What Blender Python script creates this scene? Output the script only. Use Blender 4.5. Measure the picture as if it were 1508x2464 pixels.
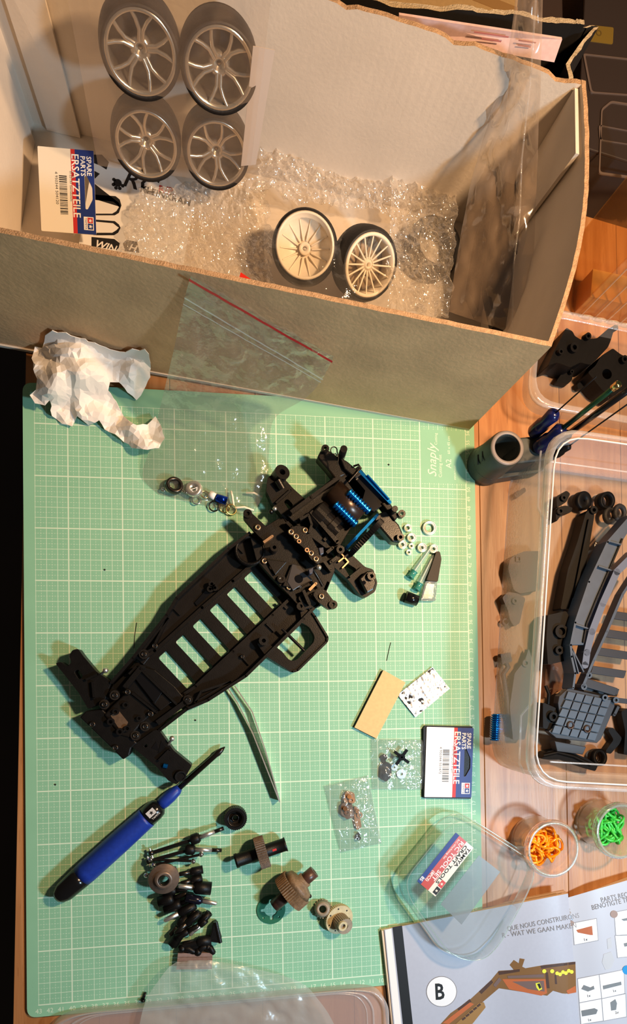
import bpy, bmesh, math, random
from mathutils import Vector, Matrix, Quaternion, noise
from mathutils.geometry import tessellate_polygon, delaunay_2d_cdt
random.seed(7)
for o in list(bpy.data.objects): bpy.data.objects.remove(o)
scene = bpy.context.scene
COL = scene.collection
S = 0.01                       # everything below is written in centimetres
PI = math.pi
# ---------------------------------------------------------------- camera
FPX, W, H = 1500.0, 1508.0, 2464.0
CX, CY = W/2+18.72, H/2+372.79            # optical centre of the cropped photograph
RX = Vector((0.98832514, -0.01383538, 0.15173002))
RY = Vector((0.01152376, 0.99980391, 0.01610388))
RZ = Vector((-0.15192307, -0.01416737, 0.98829078))
CAM = Vector((17.686, 30.574, 62.416))
cd = bpy.data.cameras.new('camera'); cam = bpy.data.objects.new('camera', cd); COL.objects.link(cam)
cam.matrix_world = Matrix(((RX.x, RY.x, RZ.x, CAM.x*S), (RX.y, RY.y, RZ.y, CAM.y*S), (RX.z, RY.z, RZ.z, CAM.z*S), (0, 0, 0, 1)))
cd.sensor_fit = 'VERTICAL'; cd.sensor_height = 24.0; cd.lens = 24.0*FPX/H
cd.shift_x = -(CX-W/2)/H; cd.shift_y = (CY-H/2)/H
cd.clip_start = 0.01; cd.clip_end = 20
scene.camera = cam
# ---------------------------------------------------------------- light
def area(name, loc, target, size, power, col):
    l = bpy.data.lights.new(name, 'AREA'); l.shape = 'DISK'; l.size = size*S; l.energy = power; l.color = col
    o = bpy.data.objects.new(name, l); COL.objects.link(o); o.location = Vector(loc)*S
    o.rotation_mode = 'QUATERNION'; o.rotation_quaternion = (Vector(target)-Vector(loc)).to_track_quat('-Z', 'Y')
area('warm_desk_lamp', (66, 53, 74), (22, 54, 0), 7, 12.0, (1.0, 0.62, 0.33))
area('cool_desk_lamp', (78, 0, 68), (28, 18, 0), 9, 8.0, (0.56, 0.80, 1.0))
wd = bpy.data.worlds.new('world'); scene.world = wd; wd.use_nodes = True
wd.node_tree.nodes['Background'].inputs[0].default_value = (0.75, 0.62, 0.50, 1)
wd.node_tree.nodes['Background'].inputs[1].default_value = 0.10
vs = scene.view_settings; vs.view_transform = 'Standard'; vs.look = 'None'; vs.exposure = -0.22; vs.gamma = 1.0; vs.use_curve_mapping = False
# ---------------------------------------------------------------- helpers
def ray(x, y): return (RX*((x-CX)/FPX) - RY*((y-CY)/FPX) - RZ)
def at(x, y, z=0.0):
    d = ray(x, y); return CAM + d*((z-CAM.z)/d.z)
def on_plane(x, y, p0, n):
    d = ray(x, y); return CAM + d*((Vector(p0)-CAM).dot(n)/d.dot(n))
def pp(pts, z): return [at(x, y, z) for x, y in pts]
def V(*a): return Vector(a)
def fbm(v, s=1.0, o=3): return noise.fractal(Vector(v)*s, 1.0, 2.0, o)
def rounded(pts, r, n=4):
    out = []; N = len(pts)
    for i in range(N):
        p = Vector(pts[i][:2]); a = Vector(pts[i-1][:2]); b = Vector(pts[(i+1) % N][:2])
        da = a-p; db = b-p; k = min(r, da.length*.45, db.length*.45)
        A = p+da.normalized()*k; B = p+db.normalized()*k
        for j in range(n+1):
            t = j/n; out.append(A*(1-t)**2 + p*2*t*(1-t) + B*t*t)
    return out
def rect(x0, x1, y0, y1): return [V(x0, y0), V(x1, y0), V(x1, y1), V(x0, y1)]
def circ(c, r, n=24, ry=None, a0=0): return [V(c[0]+r*math.cos(a0+2*PI*i/n), c[1]+(ry or r)*math.sin(a0+2*PI*i/n)) for i in range(n)]
def frame(d):
    d = Vector(d).normalized(); u = d.orthogonal().normalized(); return u, d.cross(u), d
class MB:
    def __init__(s): s.v = []; s.f = []; s.sm = []; s.mi = []; s.cur = 0
    def add(s, vs, fs, sm=False):
        o = len(s.v); s.v += [Vector(v) for v in vs]
        for f in fs: s.f.append([i+o for i in f]); s.sm.append(sm); s.mi.append(s.cur)
        return s
    def bx(s, x0, x1, y0, y1, z0, z1):
        return s.add([(x, y, z) for z in (z0, z1) for y in (y0, y1) for x in (x0, x1)], [(0, 2, 3, 1), (4, 5, 7, 6), (0, 1, 5, 4), (2, 6, 7, 3), (0, 4, 6, 2), (1, 3, 7, 5)])
    def hexa(s, bot, top):
        return s.add(list(bot)+list(top), [(3, 2, 1, 0), (4, 5, 6, 7), (0, 1, 5, 4), (1, 2, 6, 5), (2, 3, 7, 6), (3, 0, 4, 7)])
    def bar(s, p, q, w, z0, z1):
        p = Vector(p[:2]); q = Vector(q[:2]); d = (q-p).normalized(); n = Vector((-d.y, d.x))*w/2
        return s.prism([p+n, p-n, q-n, q+n], z0, z1)
    def prism(s, outer, z0, z1, holes=()):
        outer = [Vector((p[0], p[1])) for p in outer]; holes = [[Vector((p[0], p[1])) for p in h] for h in holes]
        def areaof(l): return sum(l[i-1].x*l[i].y-l[i].x*l[i-1].y for i in range(len(l)))
        if areaof(outer) < 0: outer.reverse()
        for h in holes:
            if areaof(h) > 0: h.reverse()
        loops = [outer]+holes; flat = [p for l in loops for p in l]; n = len(flat)
        tris = tessellate_polygon([[p.to_3d() for p in l] for l in loops])
        fs = []
        for a, b, c in tris:
            A, B, C2 = flat[a], flat[b], flat[c]
            if (B.x-A.x)*(C2.y-A.y)-(B.y-A.y)*(C2.x-A.x) < 0: b, c = c, b
            fs.append((a+n, b+n, c+n)); fs.append((c, b, a))
        k = 0
        for l in loops:
            m = len(l)
            for i in range(m):
                j = (i+1) % m; fs.append((k+i, k+j, k+j+n, k+i+n))
            k += m
        return s.add([(p.x, p.y, z0) for p in flat]+[(p.x, p.y, z1) for p in flat], fs)
    def lathe(s, prof, c=(0, 0, 0), d=(0, 0, 1), n=24, close=True, sm=True, arc=None):
        u, w, d = frame(d); c = Vector(c); vs = []; fs = []; m = len(prof)
        for i in range(n):
            a = 2*PI*i/n
            for r, h in prof: vs.append(c+u*(r*math.cos(a))+w*(r*math.sin(a))+d*h)
        for i in range(n):
            j = (i+1) % n
            for k in range(m if close else m-1):
                l = (k+1) % m; fs.append((i*m+k, j*m+k, j*m+l, i*m+l))
        return s.add(vs, fs, sm)
    def cyl(s, p, q, r, r2=None, n=14, sm=True):
        p = Vector(p); q = Vector(q); r2 = r if r2 is None else r2
        u, w, d = frame(q-p); vs = []
        for i in range(n):
            a = 2*PI*i/n; e = u*math.cos(a)+w*math.sin(a); vs += [p+e*r, q+e*r2]
        s.add(vs, [(2*i, (2*i+2) % (2*n), (2*i+3) % (2*n), 2*i+1) for i in range(n)], sm)
        o = len(s.v)-2*n
        for f in ([o+2*i for i in range(n)][::-1], [o+2*i+1 for i in range(n)]): s.f.append(f); s.sm.append(False); s.mi.append(s.cur)
        return s
    def ring(s, c, d, ro, ri, h, n=24):
        return s.lathe([(ri, 0), (ro, 0), (ro, h), (ri, h)], c, d, n, sm=False)
    def tube(s, pts, r, n=7, closed=False, r2=None):
        pts = [Vector(p) for p in pts]; m = len(pts); vs = []; fs = []; u = None
        for i, p in enumerate(pts):
            t = (pts[(i+1) % m]-pts[i-1]) if closed else (pts[min(i+1, m-1)]-pts[max(i-1, 0)])
            t = t.normalized() if t.length > 1e-9 else Vector((0, 0, 1))
            if u is None: u = t.orthogonal().normalized()
            u = (u-t*u.dot(t)).normalized(); w = t.cross(u)
            rr = r if r2 is None else r+(r2-r)*i/(m-1)
            for k in range(n):
                a = 2*PI*k/n; vs.append(p+u*(rr*math.cos(a))+w*(rr*math.sin(a)))
        for i in range(m if closed else m-1):
            j = (i+1) % m
            for k in range(n):
                l = (k+1) % n; fs.append((i*n+k, i*n+l, j*n+l, j*n+k))
        s.add(vs, fs, True)
        if not closed: s.add(vs[:n], [list(range(n))[::-1]]); s.add(vs[-n:], [list(range(n))])
        return s
    def ball(s, c, r, n=10, sz=1.0):
        m = n//2+1; prof = [(r*math.sin(PI*k/m), -r*sz*math.cos(PI*k/m)) for k in range(m+1)]
        prof[0] = (1e-4, -r*sz); prof[-1] = (1e-4, r*sz)
        return s.lathe(prof, c, (0, 0, 1), n, close=False)
    def gear(s, c, d, ro, ri, h, teeth, depth=.12):
        u, w, d = frame(d); c = Vector(c); n = teeth*2; vs = []; fs = []
        for i in range(n):
            a = 2*PI*i/n; e = u*math.cos(a)+w*math.sin(a); r = ro if i % 2 else ro-depth
            vs += [c+e*r, c+e*r+d*h, c+e*ri, c+e*ri+d*h]
        for i in range(n):
            a = 4*i; b = 4*((i+1) % n)
            fs += [(a, b, b+1, a+1), (a+1, b+1, b+3, a+3), (a+3, b+3, b+2, a+2), (a+2, b+2, b, a)]
        return s.add(vs, fs)
    def grid(s, fn, nu, nv, sm=True):
        vs = [fn(i/nu, j/nv) for j in range(nv+1) for i in range(nu+1)]
        k = nu+1
        return s.add(vs, [(j*k+i, j*k+i+1, j*k+k+i+1, j*k+k+i) for j in range(nv) for i in range(nu)], sm)
    def xf(s, M): s.v = [M @ v for v in s.v]; return s
    def build(s, name, mats, parent=None, bevel=0.0, origin=None):
        if not isinstance(mats, (list, tuple)): mats = [mats]
        root = parent
        while root is not None and root.parent: root = root.parent
        if root is not None: org = Vector(root['_o']) if '_o' in root else Vector((0, 0, 0))
        elif origin is not None: org = Vector(origin)
        else:
            xs = [v.x for v in s.v]; ys = [v.y for v in s.v]
            org = Vector(((min(xs)+max(xs))/2, (min(ys)+max(ys))/2, min(v.z for v in s.v)))
        me = bpy.data.meshes.new(name)
        me.from_pydata([tuple((v-org)*S) for v in s.v], [], s.f); me.validate()
        if len(me.polygons) == len(s.f):
            me.polygons.foreach_set('use_smooth', s.sm); me.polygons.foreach_set('material_index', s.mi)
        for m in mats: me.materials.append(m)
        me.update()
        if bevel:
            bm = bmesh.new(); bm.from_mesh(me); bmesh.ops.remove_doubles(bm, verts=bm.verts, dist=1e-7)
            es = [e for e in bm.edges if e.is_manifold and e.calc_face_angle(0) > .6]
            bmesh.ops.bevel(bm, geom=es, offset=bevel*S, segments=2, affect='EDGES', profile=.5, clamp_overlap=True)
            bm.to_mesh(me); bm.free()
        o = bpy.data.objects.new(name, me); COL.objects.link(o)
        if parent is not None: o.parent = parent
        else: o.location = org*S; o['_o'] = tuple(org)
        return o
def thing(name, label, cat, loc=(0, 0, 0), group=None):
    o = bpy.data.objects.new(name, None); COL.objects.link(o); o.location = Vector(loc)*S; o['_o'] = tuple(loc)
    o.empty_display_size = .01
    return tag(o, label, cat, group)
def tag(o, label, cat=None, group=None, kind=None):
    o['label'] = label
    if cat: o['category'] = cat
    if group: o['group'] = group
    if kind: o['kind'] = kind
    return o
def copy_tree(o, parent=None):
    c = o.copy(); COL.objects.link(c)
    if parent is not None: c.parent = parent
    for ch in list(o.children): copy_tree(ch, c)
    return c
def place(o, loc, d=None, spin=0, up=None):
    o.location = Vector(loc)*S; o.rotation_mode = 'QUATERNION'
    q = Vector((0, 0, 1)).rotation_difference(Vector(d).normalized()) if d is not None else Quaternion()
    o.rotation_quaternion = q @ Quaternion((0, 0, 1), spin)
    return o
def align(origin, xdir, ydir):
    x = Vector(xdir).normalized(); y = Vector(ydir); y = (y-x*y.dot(x)).normalized(); z = x.cross(y)
    return Matrix(((x.x, y.x, z.x, origin[0]), (x.y, y.y, z.y, origin[1]), (x.z, y.z, z.z, origin[2]), (0, 0, 0, 1)))
def glyphs(mb, s, size, M, spacing=1.0, align_x='LEFT', sx=1.0, bold=0.0, shear=0.0):
    cu = bpy.data.curves.new('t', 'FONT'); cu.body = s; cu.size = size; cu.align_x = align_x; cu.space_character = spacing
    cu.resolution_u = 2; cu.offset = bold; cu.shear = shear
    ob = bpy.data.objects.new('t', cu); me = bpy.data.meshes.new_from_object(ob)
    mb.add([M @ Vector((v.co.x*sx, v.co.y, 0)) for v in me.vertices], [list(p.vertices) for p in me.polygons])
    bpy.data.objects.remove(ob); bpy.data.curves.remove(cu); bpy.data.meshes.remove(me)
    return mb
# ---------------------------------------------------------------- materials
def nd(nt, t, **k):
    n = nt.nodes.new(t)
    for a, b in k.items(): setattr(n, a, b)
    return n
def mix(nt, fac, a, b, blend='MIX'):
    n = nd(nt, 'ShaderNodeMix', data_type='RGBA', blend_type=blend)
    for i, v in ((0, fac), (6, a), (7, b)):
        if isinstance(v, (int, float)): n.inputs[i].default_value = v
        elif isinstance(v, tuple): n.inputs[i].default_value = (*v[:3], 1)
        else: nt.links.new(v, n.inputs[i])
    return n.outputs[2]
def math_(nt, op, a, b=0.0, c=None):
    n = nd(nt, 'ShaderNodeMath', operation=op)
    for i, v in ((0, a), (1, b), (2, c)):
        if v is None: continue
        if isinstance(v, (int, float)): n.inputs[i].default_value = v
        else: nt.links.new(v, n.inputs[i])
    return n.outputs[0]
def lin(c):
    f = lambda u: (u/12.92 if u <= .04045 else ((u+.055)/1.055)**2.4)
    return tuple(f(x/255) for x in c)
def P(name, rgb, rough=.5, metal=0.0, var=0.0, vscale=3.0, bump=0.0, bscale=8.0, rgb2=None, stretch=None, spec=.5, trans=0.0, ior=1.45, coat=0.0):
    m = bpy.data.materials.new(name); m.use_nodes = True; nt = m.node_tree; b = nt.nodes['Principled BSDF']
    c = lin(rgb); b.inputs['Base Color'].default_value = (*c, 1)
    b.inputs['Roughness'].default_value = rough; b.inputs['Metallic'].default_value = metal
    b.inputs['Specular IOR Level'].default_value = spec; b.inputs['IOR'].default_value = ior
    b.inputs['Transmission Weight'].default_value = trans; b.inputs['Coat Weight'].default_value = coat
    tc = nd(nt, 'ShaderNodeTexCoord'); mp = nd(nt, 'ShaderNodeMapping'); nt.links.new(tc.outputs['Object'], mp.inputs[0])
    k = 100.0; mp.inputs['Scale'].default_value = tuple(k*x for x in (stretch or (1, 1, 1)))
    if var or rgb2:
        n = nd(nt, 'ShaderNodeTexNoise'); n.inputs['Scale'].default_value = vscale; n.inputs['Detail'].default_value = 5
        nt.links.new(mp.outputs[0], n.inputs['Vector'])
        c2 = lin(rgb2) if rgb2 else tuple(x*(1-var) for x in c)
        rp = nd(nt, 'ShaderNodeMapRange'); rp.inputs[1].default_value = .35; rp.inputs[2].default_value = .65; nt.links.new(n.outputs[0], rp.inputs[0])
        nt.links.new(mix(nt, rp.outputs[0], c, c2), b.inputs['Base Color'])
    if bump:
        n = nd(nt, 'ShaderNodeTexNoise'); n.inputs['Scale'].default_value = bscale; n.inputs['Detail'].default_value = 4
        nt.links.new(mp.outputs[0], n.inputs['Vector'])
        bp = nd(nt, 'ShaderNodeBump'); bp.inputs['Strength'].default_value = bump; bp.inputs['Distance'].default_value = .002
        nt.links.new(n.outputs[0], bp.inputs['Height']); nt.links.new(bp.outputs[0], b.inputs['Normal'])
    return m
def film(name, tint=(255, 255, 255), body=.08, bodycol=(235, 235, 235), rough=.12, bump=.6, bscale=1.2, edge=.35, detail=2.0, gloss=1.0, refl=.045, refle=.5):
    """thin clear plastic: mostly see-through, a little milky body, a glossy skin stronger at grazing angles"""
    m = bpy.data.materials.new(name); m.use_nodes = True; nt = m.node_tree; nt.nodes.clear()
    out = nd(nt, 'ShaderNodeOutputMaterial'); tr = nd(nt, 'ShaderNodeBsdfTransparent'); tr.inputs[0].default_value = (*lin(tint), 1)
    df = nd(nt, 'ShaderNodeBsdfDiffuse'); df.inputs[0].default_value = (*lin(bodycol), 1)
    gl = nd(nt, 'ShaderNodeBsdfGlossy'); gl.inputs['Roughness'].default_value = rough; gl.inputs[0].default_value = (gloss, gloss, gloss, 1)
    tc = nd(nt, 'ShaderNodeTexCoord'); mp = nd(nt, 'ShaderNodeMapping'); mp.inputs['Scale'].default_value = (100, 100, 100); nt.links.new(tc.outputs['Object'], mp.inputs[0])
    n = nd(nt, 'ShaderNodeTexNoise'); n.inputs['Scale'].default_value = bscale; n.inputs['Detail'].default_value = detail; nt.links.new(mp.outputs[0], n.inputs['Vector'])
    bp = nd(nt, 'ShaderNodeBump'); bp.inputs['Strength'].default_value = bump; bp.inputs['Distance'].default_value = .004
    nt.links.new(n.outputs[0], bp.inputs['Height'])
    for q in (gl, ): nt.links.new(bp.outputs[0], q.inputs['Normal'])
    lw = nd(nt, 'ShaderNodeLayerWeight'); lw.inputs[0].default_value = .5; nt.links.new(bp.outputs[0], lw.inputs['Normal'])
    f1 = math_(nt, 'MULTIPLY_ADD', math_(nt, 'POWER', lw.outputs['Facing'], 3.0), edge, body)
    fr = math_(nt, 'MULTIPLY_ADD', math_(nt, 'POWER', lw.outputs['Facing'], 4.0), refle, refl)
    a = nd(nt, 'ShaderNodeMixShader'); nt.links.new(f1, a.inputs[0]); nt.links.new(tr.outputs[0], a.inputs[1]); nt.links.new(df.outputs[0], a.inputs[2])
    b = nd(nt, 'ShaderNodeMixShader'); nt.links.new(fr, b.inputs[0]); nt.links.new(a.outputs[0], b.inputs[1]); nt.links.new(gl.outputs[0], b.inputs[2])
    nt.links.new(b.outputs[0], out.inputs[0])
    return m
BLK = P('black_plastic', (15, 14, 14), .42, bump=.12, bscale=14, var=.35, vscale=1.2, spec=.25)
BLK2 = P('black_plastic_satin', (24, 21, 19), .30, bump=.08, bscale=10, var=.3, vscale=.8, spec=.4)
BLKG = P('black_gloss_plastic', (16, 16, 18), .18)
RUB = P('black_rubber', (24, 23, 22), .62, bump=.2, bscale=10)
STEEL = P('polished_steel', (225, 222, 215), .32, .9)
DSTEEL = P('dark_steel', (70, 66, 62), .30, .9, var=.3, vscale=4)
BRASSY = P('warm_screw_steel', (205, 170, 135), .30, .9)
BLUE_AL = P('blue_anodised_aluminium', (20, 120, 205), .22, .85)
BLUEPL = P('blue_plastic', (22, 52, 150), .42, var=.15)
NAVY = P('navy_gloss_plastic', (14, 22, 70), .2)
WHITEP = P('white_paper', (232, 230, 226), .7)
INK = P('black_ink', (22, 22, 24), .6)
REDINK = P('red_ink', (190, 40, 40), .55)
BLUEINK = P('navy_ink', (22, 48, 120), .5)
GREYINK = P('grey_ink', (120, 118, 120), .6)
CLEAR = film('clear_film', body=.03, edge=.18, bump=.9, bscale=.55, detail=4.0, rough=.10)
CRISP = film('crisp_clear_bag', body=.05, edge=.35, bump=1.0, bscale=.9, detail=3.0, rough=.07)
BUBBLE = film('bubble_wrap', body=.20, edge=.4, bump=.5, bscale=1.8, rough=.10, bodycol=(235, 225, 210), refl=.22, refle=.4)
FROST = film('frosted_tub', body=.36, edge=.25, bump=.12, bscale=3, rough=.25, bodycol=(205, 205, 205))
FROST_RIM = film('frosted_tub_rim', body=.20, edge=.35, bump=.05, bscale=3, rough=.2, bodycol=(225, 225, 225))
HAZE = film('hazy_bag', body=.30, edge=.4, bump=.5, bscale=.8, rough=.3, bodycol=(190, 205, 200))
CLEARBOX = film('clear_vacuum_formed_plastic', tint=(246, 249, 249), body=.04, edge=.25, bump=.05, bscale=.5, rough=.06)
# ================================================================ room and table
def wood_mat(name, c1, c2, seed):
    m = bpy.data.materials.new(name); m.use_nodes = True; nt = m.node_tree; b = nt.nodes['Principled BSDF']
    tc = nd(nt, 'ShaderNodeTexCoord'); mp = nd(nt, 'ShaderNodeMapping'); nt.links.new(tc.outputs['Object'], mp.inputs[0])
    oi = nd(nt, 'ShaderNodeObjectInfo')
    mp.inputs['Scale'].default_value = (100, 7, 100)
    ad = nd(nt, 'ShaderNodeVectorMath', operation='ADD'); nt.links.new(mp.outputs[0], ad.inputs[0])
    cb = nd(nt, 'ShaderNodeCombineXYZ'); nt.links.new(math_(nt, 'MULTIPLY', oi.outputs['Random'], 60.0), cb.inputs[1]); nt.links.new(cb.outputs[0], ad.inputs[1])
    n = nd(nt, 'ShaderNodeTexNoise'); n.inputs['Scale'].default_value = .8; n.inputs['Detail'].default_value = 7; n.inputs['Distortion'].default_value = .8; nt.links.new(ad.outputs[0], n.inputs['Vector'])
    n2 = nd(nt, 'ShaderNodeTexNoise'); n2.inputs['Scale'].default_value = 5; n2.inputs['Detail'].default_value = 3; nt.links.new(ad.outputs[0], n2.inputs['Vector'])
    r = nd(nt, 'ShaderNodeMapRange'); r.inputs[1].default_value = .36; r.inputs[2].default_value = .66; nt.links.new(n.outputs[0], r.inputs[0])
    c = mix(nt, r.outputs[0], lin(c1), lin(c2))
    r2 = nd(nt, 'ShaderNodeMapRange'); r2.inputs[1].default_value = .62; r2.inputs[2].default_value = .75; nt.links.new(n2.outputs[0], r2.inputs[0])
    c = mix(nt, math_(nt, 'MULTIPLY', r2.outputs[0], .45), c, lin((105, 62, 30)))
    c = mix(nt, math_(nt, 'MULTIPLY', oi.outputs['Random'], .3), c, lin((150, 96, 54)))
    nt.links.new(c, b.inputs['Base Color']); b.inputs['Roughness'].default_value = .42
    bp = nd(nt, 'ShaderNodeBump'); bp.inputs['Strength'].default_value = .15; bp.inputs['Distance'].default_value = .001
    nt.links.new(n2.outputs[0], bp.inputs['Height']); nt.links.new(bp.outputs[0], b.inputs['Normal'])
    return m
WOOD = wood_mat('oiled_wood', (190, 138, 90), (160, 106, 60), 1)
fl = MB().bx(-160, 220, -150, 220, -76, -74.3).build('floor', P('dark_floor', (38, 26, 20), .6, var=.4, vscale=.05)); fl['kind'] = 'structure'
TZ = -0.32
table = thing('work_table', 'wooden plank work table under the green cutting mat', 'table', (40, 35, TZ))
edges = [-3.05]
while edges[-1] < 92: edges.append(edges[-1]+random.choice([7.2, 8.4, 9.3]))
for i in range(len(edges)-1):
    x0, x1 = edges[i]+.02, edges[i+1]-.02
    s0 = .030*(1 if i == 0 else 0)
    b = MB(); b.hexa([(x0, -28, TZ-2.8), (x1, -28, TZ-2.8), (x1, 128, TZ-2.8), (x0+s0*128, 128, TZ-2.8)], [(x0, -28, TZ), (x1, -28, TZ), (x1, 128, TZ), (x0+s0*128, 128, TZ)])
    b.build('plank', WOOD, table, bevel=.05)
for x, y in ((2, -22), (88, -22), (2, 106), (88, 106)):
    MB().bx(x-2.5, x+2.5, y-2.5, y+2.5, -74.3, TZ-2.8).build('leg', WOOD, table)
# ---------------------------------------------------------------- cutting mat
def mat_material():
    m = bpy.data.materials.new('cutting_mat_green'); m.use_nodes = True; nt = m.node_tree; b = nt.nodes['Principled BSDF']
    tc = nd(nt, 'ShaderNodeTexCoord'); sp = nd(nt, 'ShaderNodeSeparateXYZ')
    ad = nd(nt, 'ShaderNodeVectorMath', operation='MULTIPLY_ADD'); ad.inputs[1].default_value = (100, 100, 100); ad.inputs[2].default_value = (21.5, 28.9, 0)
    nt.links.new(tc.outputs['Object'], ad.inputs[0]); nt.links.new(ad.outputs[0], sp.inputs[0])
    X, Y = sp.outputs[0], sp.outputs[1]
    def line(c, period, half, off=0.0):           # 1 on the line
        d = math_(nt, 'PINGPONG', math_(nt, 'ADD', c, off), period/2.0)
        return math_(nt, 'LESS_THAN', d, half)
    U = math_(nt, 'SUBTRACT', 43.0, X)
    one = math_(nt, 'MAXIMUM', line(U, 1, .026), line(Y, 1, .026))
    five = math_(nt, 'MAXIMUM', line(U, 5, .055), line(Y, 5, .055))
    dashU = math_(nt, 'MULTIPLY', line(U, .5, .018), line(Y, .25, .075))
    dashY = math_(nt, 'MULTIPLY', line(Y, .5, .018), line(U, .25, .075))
    half = math_(nt, 'MULTIPLY', math_(nt, 'MAXIMUM', dashU, dashY), .75)
    g = math_(nt, 'MAXIMUM', math_(nt, 'MULTIPLY', one, .8), math_(nt, 'MAXIMUM', five, half))
    def inside(c, a, bb): return math_(nt, 'MULTIPLY', math_(nt, 'GREATER_THAN', c, a), math_(nt, 'LESS_THAN', c, bb))
    box = math_(nt, 'MULTIPLY', inside(X, -.05, 43.05), inside(Y, -.05, 57.05))
    logo = math_(nt, 'MULTIPLY', inside(X, 38.1, 43), inside(Y, 50.6, 56.2))
    g = math_(nt, 'MULTIPLY', math_(nt, 'MULTIPLY', g, box), math_(nt, 'SUBTRACT', 1.0, logo))
    n = nd(nt, 'ShaderNodeTexNoise'); n.inputs['Scale'].default_value = .25; n.inputs['Detail'].default_value = 6; nt.links.new(ad.outputs[0], n.inputs['Vector'])
    base = mix(nt, n.outputs[0], lin((128, 182, 150)), lin((142, 196, 164)))
    base = mix(nt, math_(nt, 'MULTIPLY', math_(nt, 'MULTIPLY', box, math_(nt, 'SUBTRACT', 1.0, logo)), .35), lin((104, 170, 122)), base) if False else base
    n3 = nd(nt, 'ShaderNodeTexNoise'); n3.inputs['Scale'].default_value = 1.6; n3.inputs['Detail'].default_value = 8; n3.inputs['Roughness'].default_value = .75; nt.links.new(ad.outputs[0], n3.inputs['Vector'])
    r = nd(nt, 'ShaderNodeMapRange'); r.inputs[1].default_value = .69; r.inputs[2].default_value = .74; nt.links.new(n3.outputs[0], r.inputs[0])
    col = mix(nt, g, base, lin((206, 228, 204)))
    col = mix(nt, math_(nt, 'MULTIPLY', r.outputs[0], .6), col, lin((70, 100, 78)))
    nt.links.new(col, b.inputs['Base Color']); b.inputs['Roughness'].default_value = .55; b.inputs['Specular IOR Level'].default_value = .3
    return m
mat = thing('cutting_mat', 'pale green self-healing cutting mat with a white centimetre grid', 'cutting mat', (21.5, 28.9, TZ))
pl = MB(); pl.prism(rounded(rect(-1.05, 44.0, -1.1, 58.85), .9, 6), TZ, 0)
o = pl.build('mat_sheet', mat_material(), mat); 
MATINK = P('pale_mat_print', (206, 228, 204), .55)
nb = MB()
for u in range(0, 44):
    glyphs(nb, str(u), .62, Matrix.Translation((43-u, -.78, .006)), align_x='CENTER')
for v in range(1, 57):
    glyphs(nb, str(v), .55, Matrix.Translation((43.45, v, .006)) @ Matrix.Rotation(PI/2, 4, 'Z'), align_x='CENTER')
R90 = Matrix.Rotation(PI/2, 4, 'Z')
glyphs(nb, 'Snaply', 1.35, Matrix.Translation((39.75, 51.2, .006)) @ R90, shear=.35)
glyphs(nb, 'Cutting mat', .5, Matrix.Translation((40.35, 51.2, .006)) @ R90); glyphs(nb, 'Cutting', .42, Matrix.Translation((39.9, 54.6, .006)) @ R90)
glyphs(nb, 'A2', .85, Matrix.Translation((41.4, 52.2, .006)) @ R90); glyphs(nb, '60 x 45 cm', .42, Matrix.Translation((41.3, 53.7, .006)) @ R90)
for k, s in enumerate(('IMPORTANT', )):
    glyphs(nb, s, .27, Matrix.Translation((41.9+.32*k, 51.0, .006)) @ R90)
nb.build('scale_print', MATINK, mat)
# ================================================================ cardboard box
CARD = P('brown_cardboard', (222, 172, 124), .8, var=.18, vscale=.25, bump=.25, bscale=2.5)
CARDW = P('white_lined_cardboard', (216, 204, 188), .75, var=.08, vscale=.2, bump=.1, bscale=3)
CARDE = P('torn_cardboard_edge', (186, 150, 112), .85, bump=.6, bscale=9, var=.3)
FL, FR, BR, BL = V(-3.5, 62.3, 0), V(43.4, 56.3, 0), V(46.8, 78.0, 0), V(-0.1, 84.0, 0)
BH = 17.0
box = thing('cardboard_box', 'large open brown cardboard box with a white lined inside', 'box', (21.6, 70.1, 0.01))
def wall(name, p, q, bow=0.0, h=BH, z0=.02, jag=.12, t=.38, n=60, lean=0.0, hole=None):
    p = Vector(p); q = Vector(q); d = (q-p); nrm = Vector((d.y, -d.x, 0)).normalized()      # outward
    b = MB(); rows = []
    for i in range(n+1):
        s = i/n; top = h - jag*(.5+.5*fbm((s*d.length*1.3, h, p.x), 1.0, 4)) - (hole(s) if hole else 0)
        colm = []
        for z in (z0, z0+(top-z0)*.5, top):
            off = (bow*math.sin(PI*s)+lean)*(z/h)**1.2
            c = p+d*s+nrm*off; colm.append((Vector((c.x, c.y, z)), Vector((c.x, c.y, z))-nrm*t))
        rows.append(colm)
    vs = []; 
    for colm in rows:
        vs += [colm[0][0], colm[1][0], colm[2][0], colm[2][1], colm[1][1], colm[0][1]]
    for mi, prs in ((0, ((0, 1), (1, 2))), (2, ((2, 3),)), (1, ((3, 4), (4, 5))), (0, ((5, 0),))):
        b.cur = mi
        fs = [(i*6+a, (i+1)*6+a, (i+1)*6+c, i*6+c) for i in range(n) for a, c in prs]
        o0 = len(b.v)
        if o0 == 0: b.add(vs, fs)
        else:
            for f in fs: b.f.append(list(f)); b.sm.append(False); b.mi.append(mi)
    b.cur = 0
    for f in ([0, 1, 2, 3, 4, 5][::-1], [n*6+k for k in range(6)]): b.f.append(f); b.sm.append(False); b.mi.append(2)
    return b.build(name, [CARD, CARDW, CARDE], box)
wall('front_wall', FL, FR)
wall('right_wall', FR, BR, bow=1.5)
wall('back_wall', BR, BL, bow=1.3, jag=.35, hole=lambda s: .35*max(0, math.sin(s*34))**8)
wall('left_wall', BL, FL, bow=.3)
MB().prism([FL+V(.4, -.4, 0)*.5, FR, BR, BL], .02, .4).build('bottom_panel', [CARDW], box)
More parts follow.
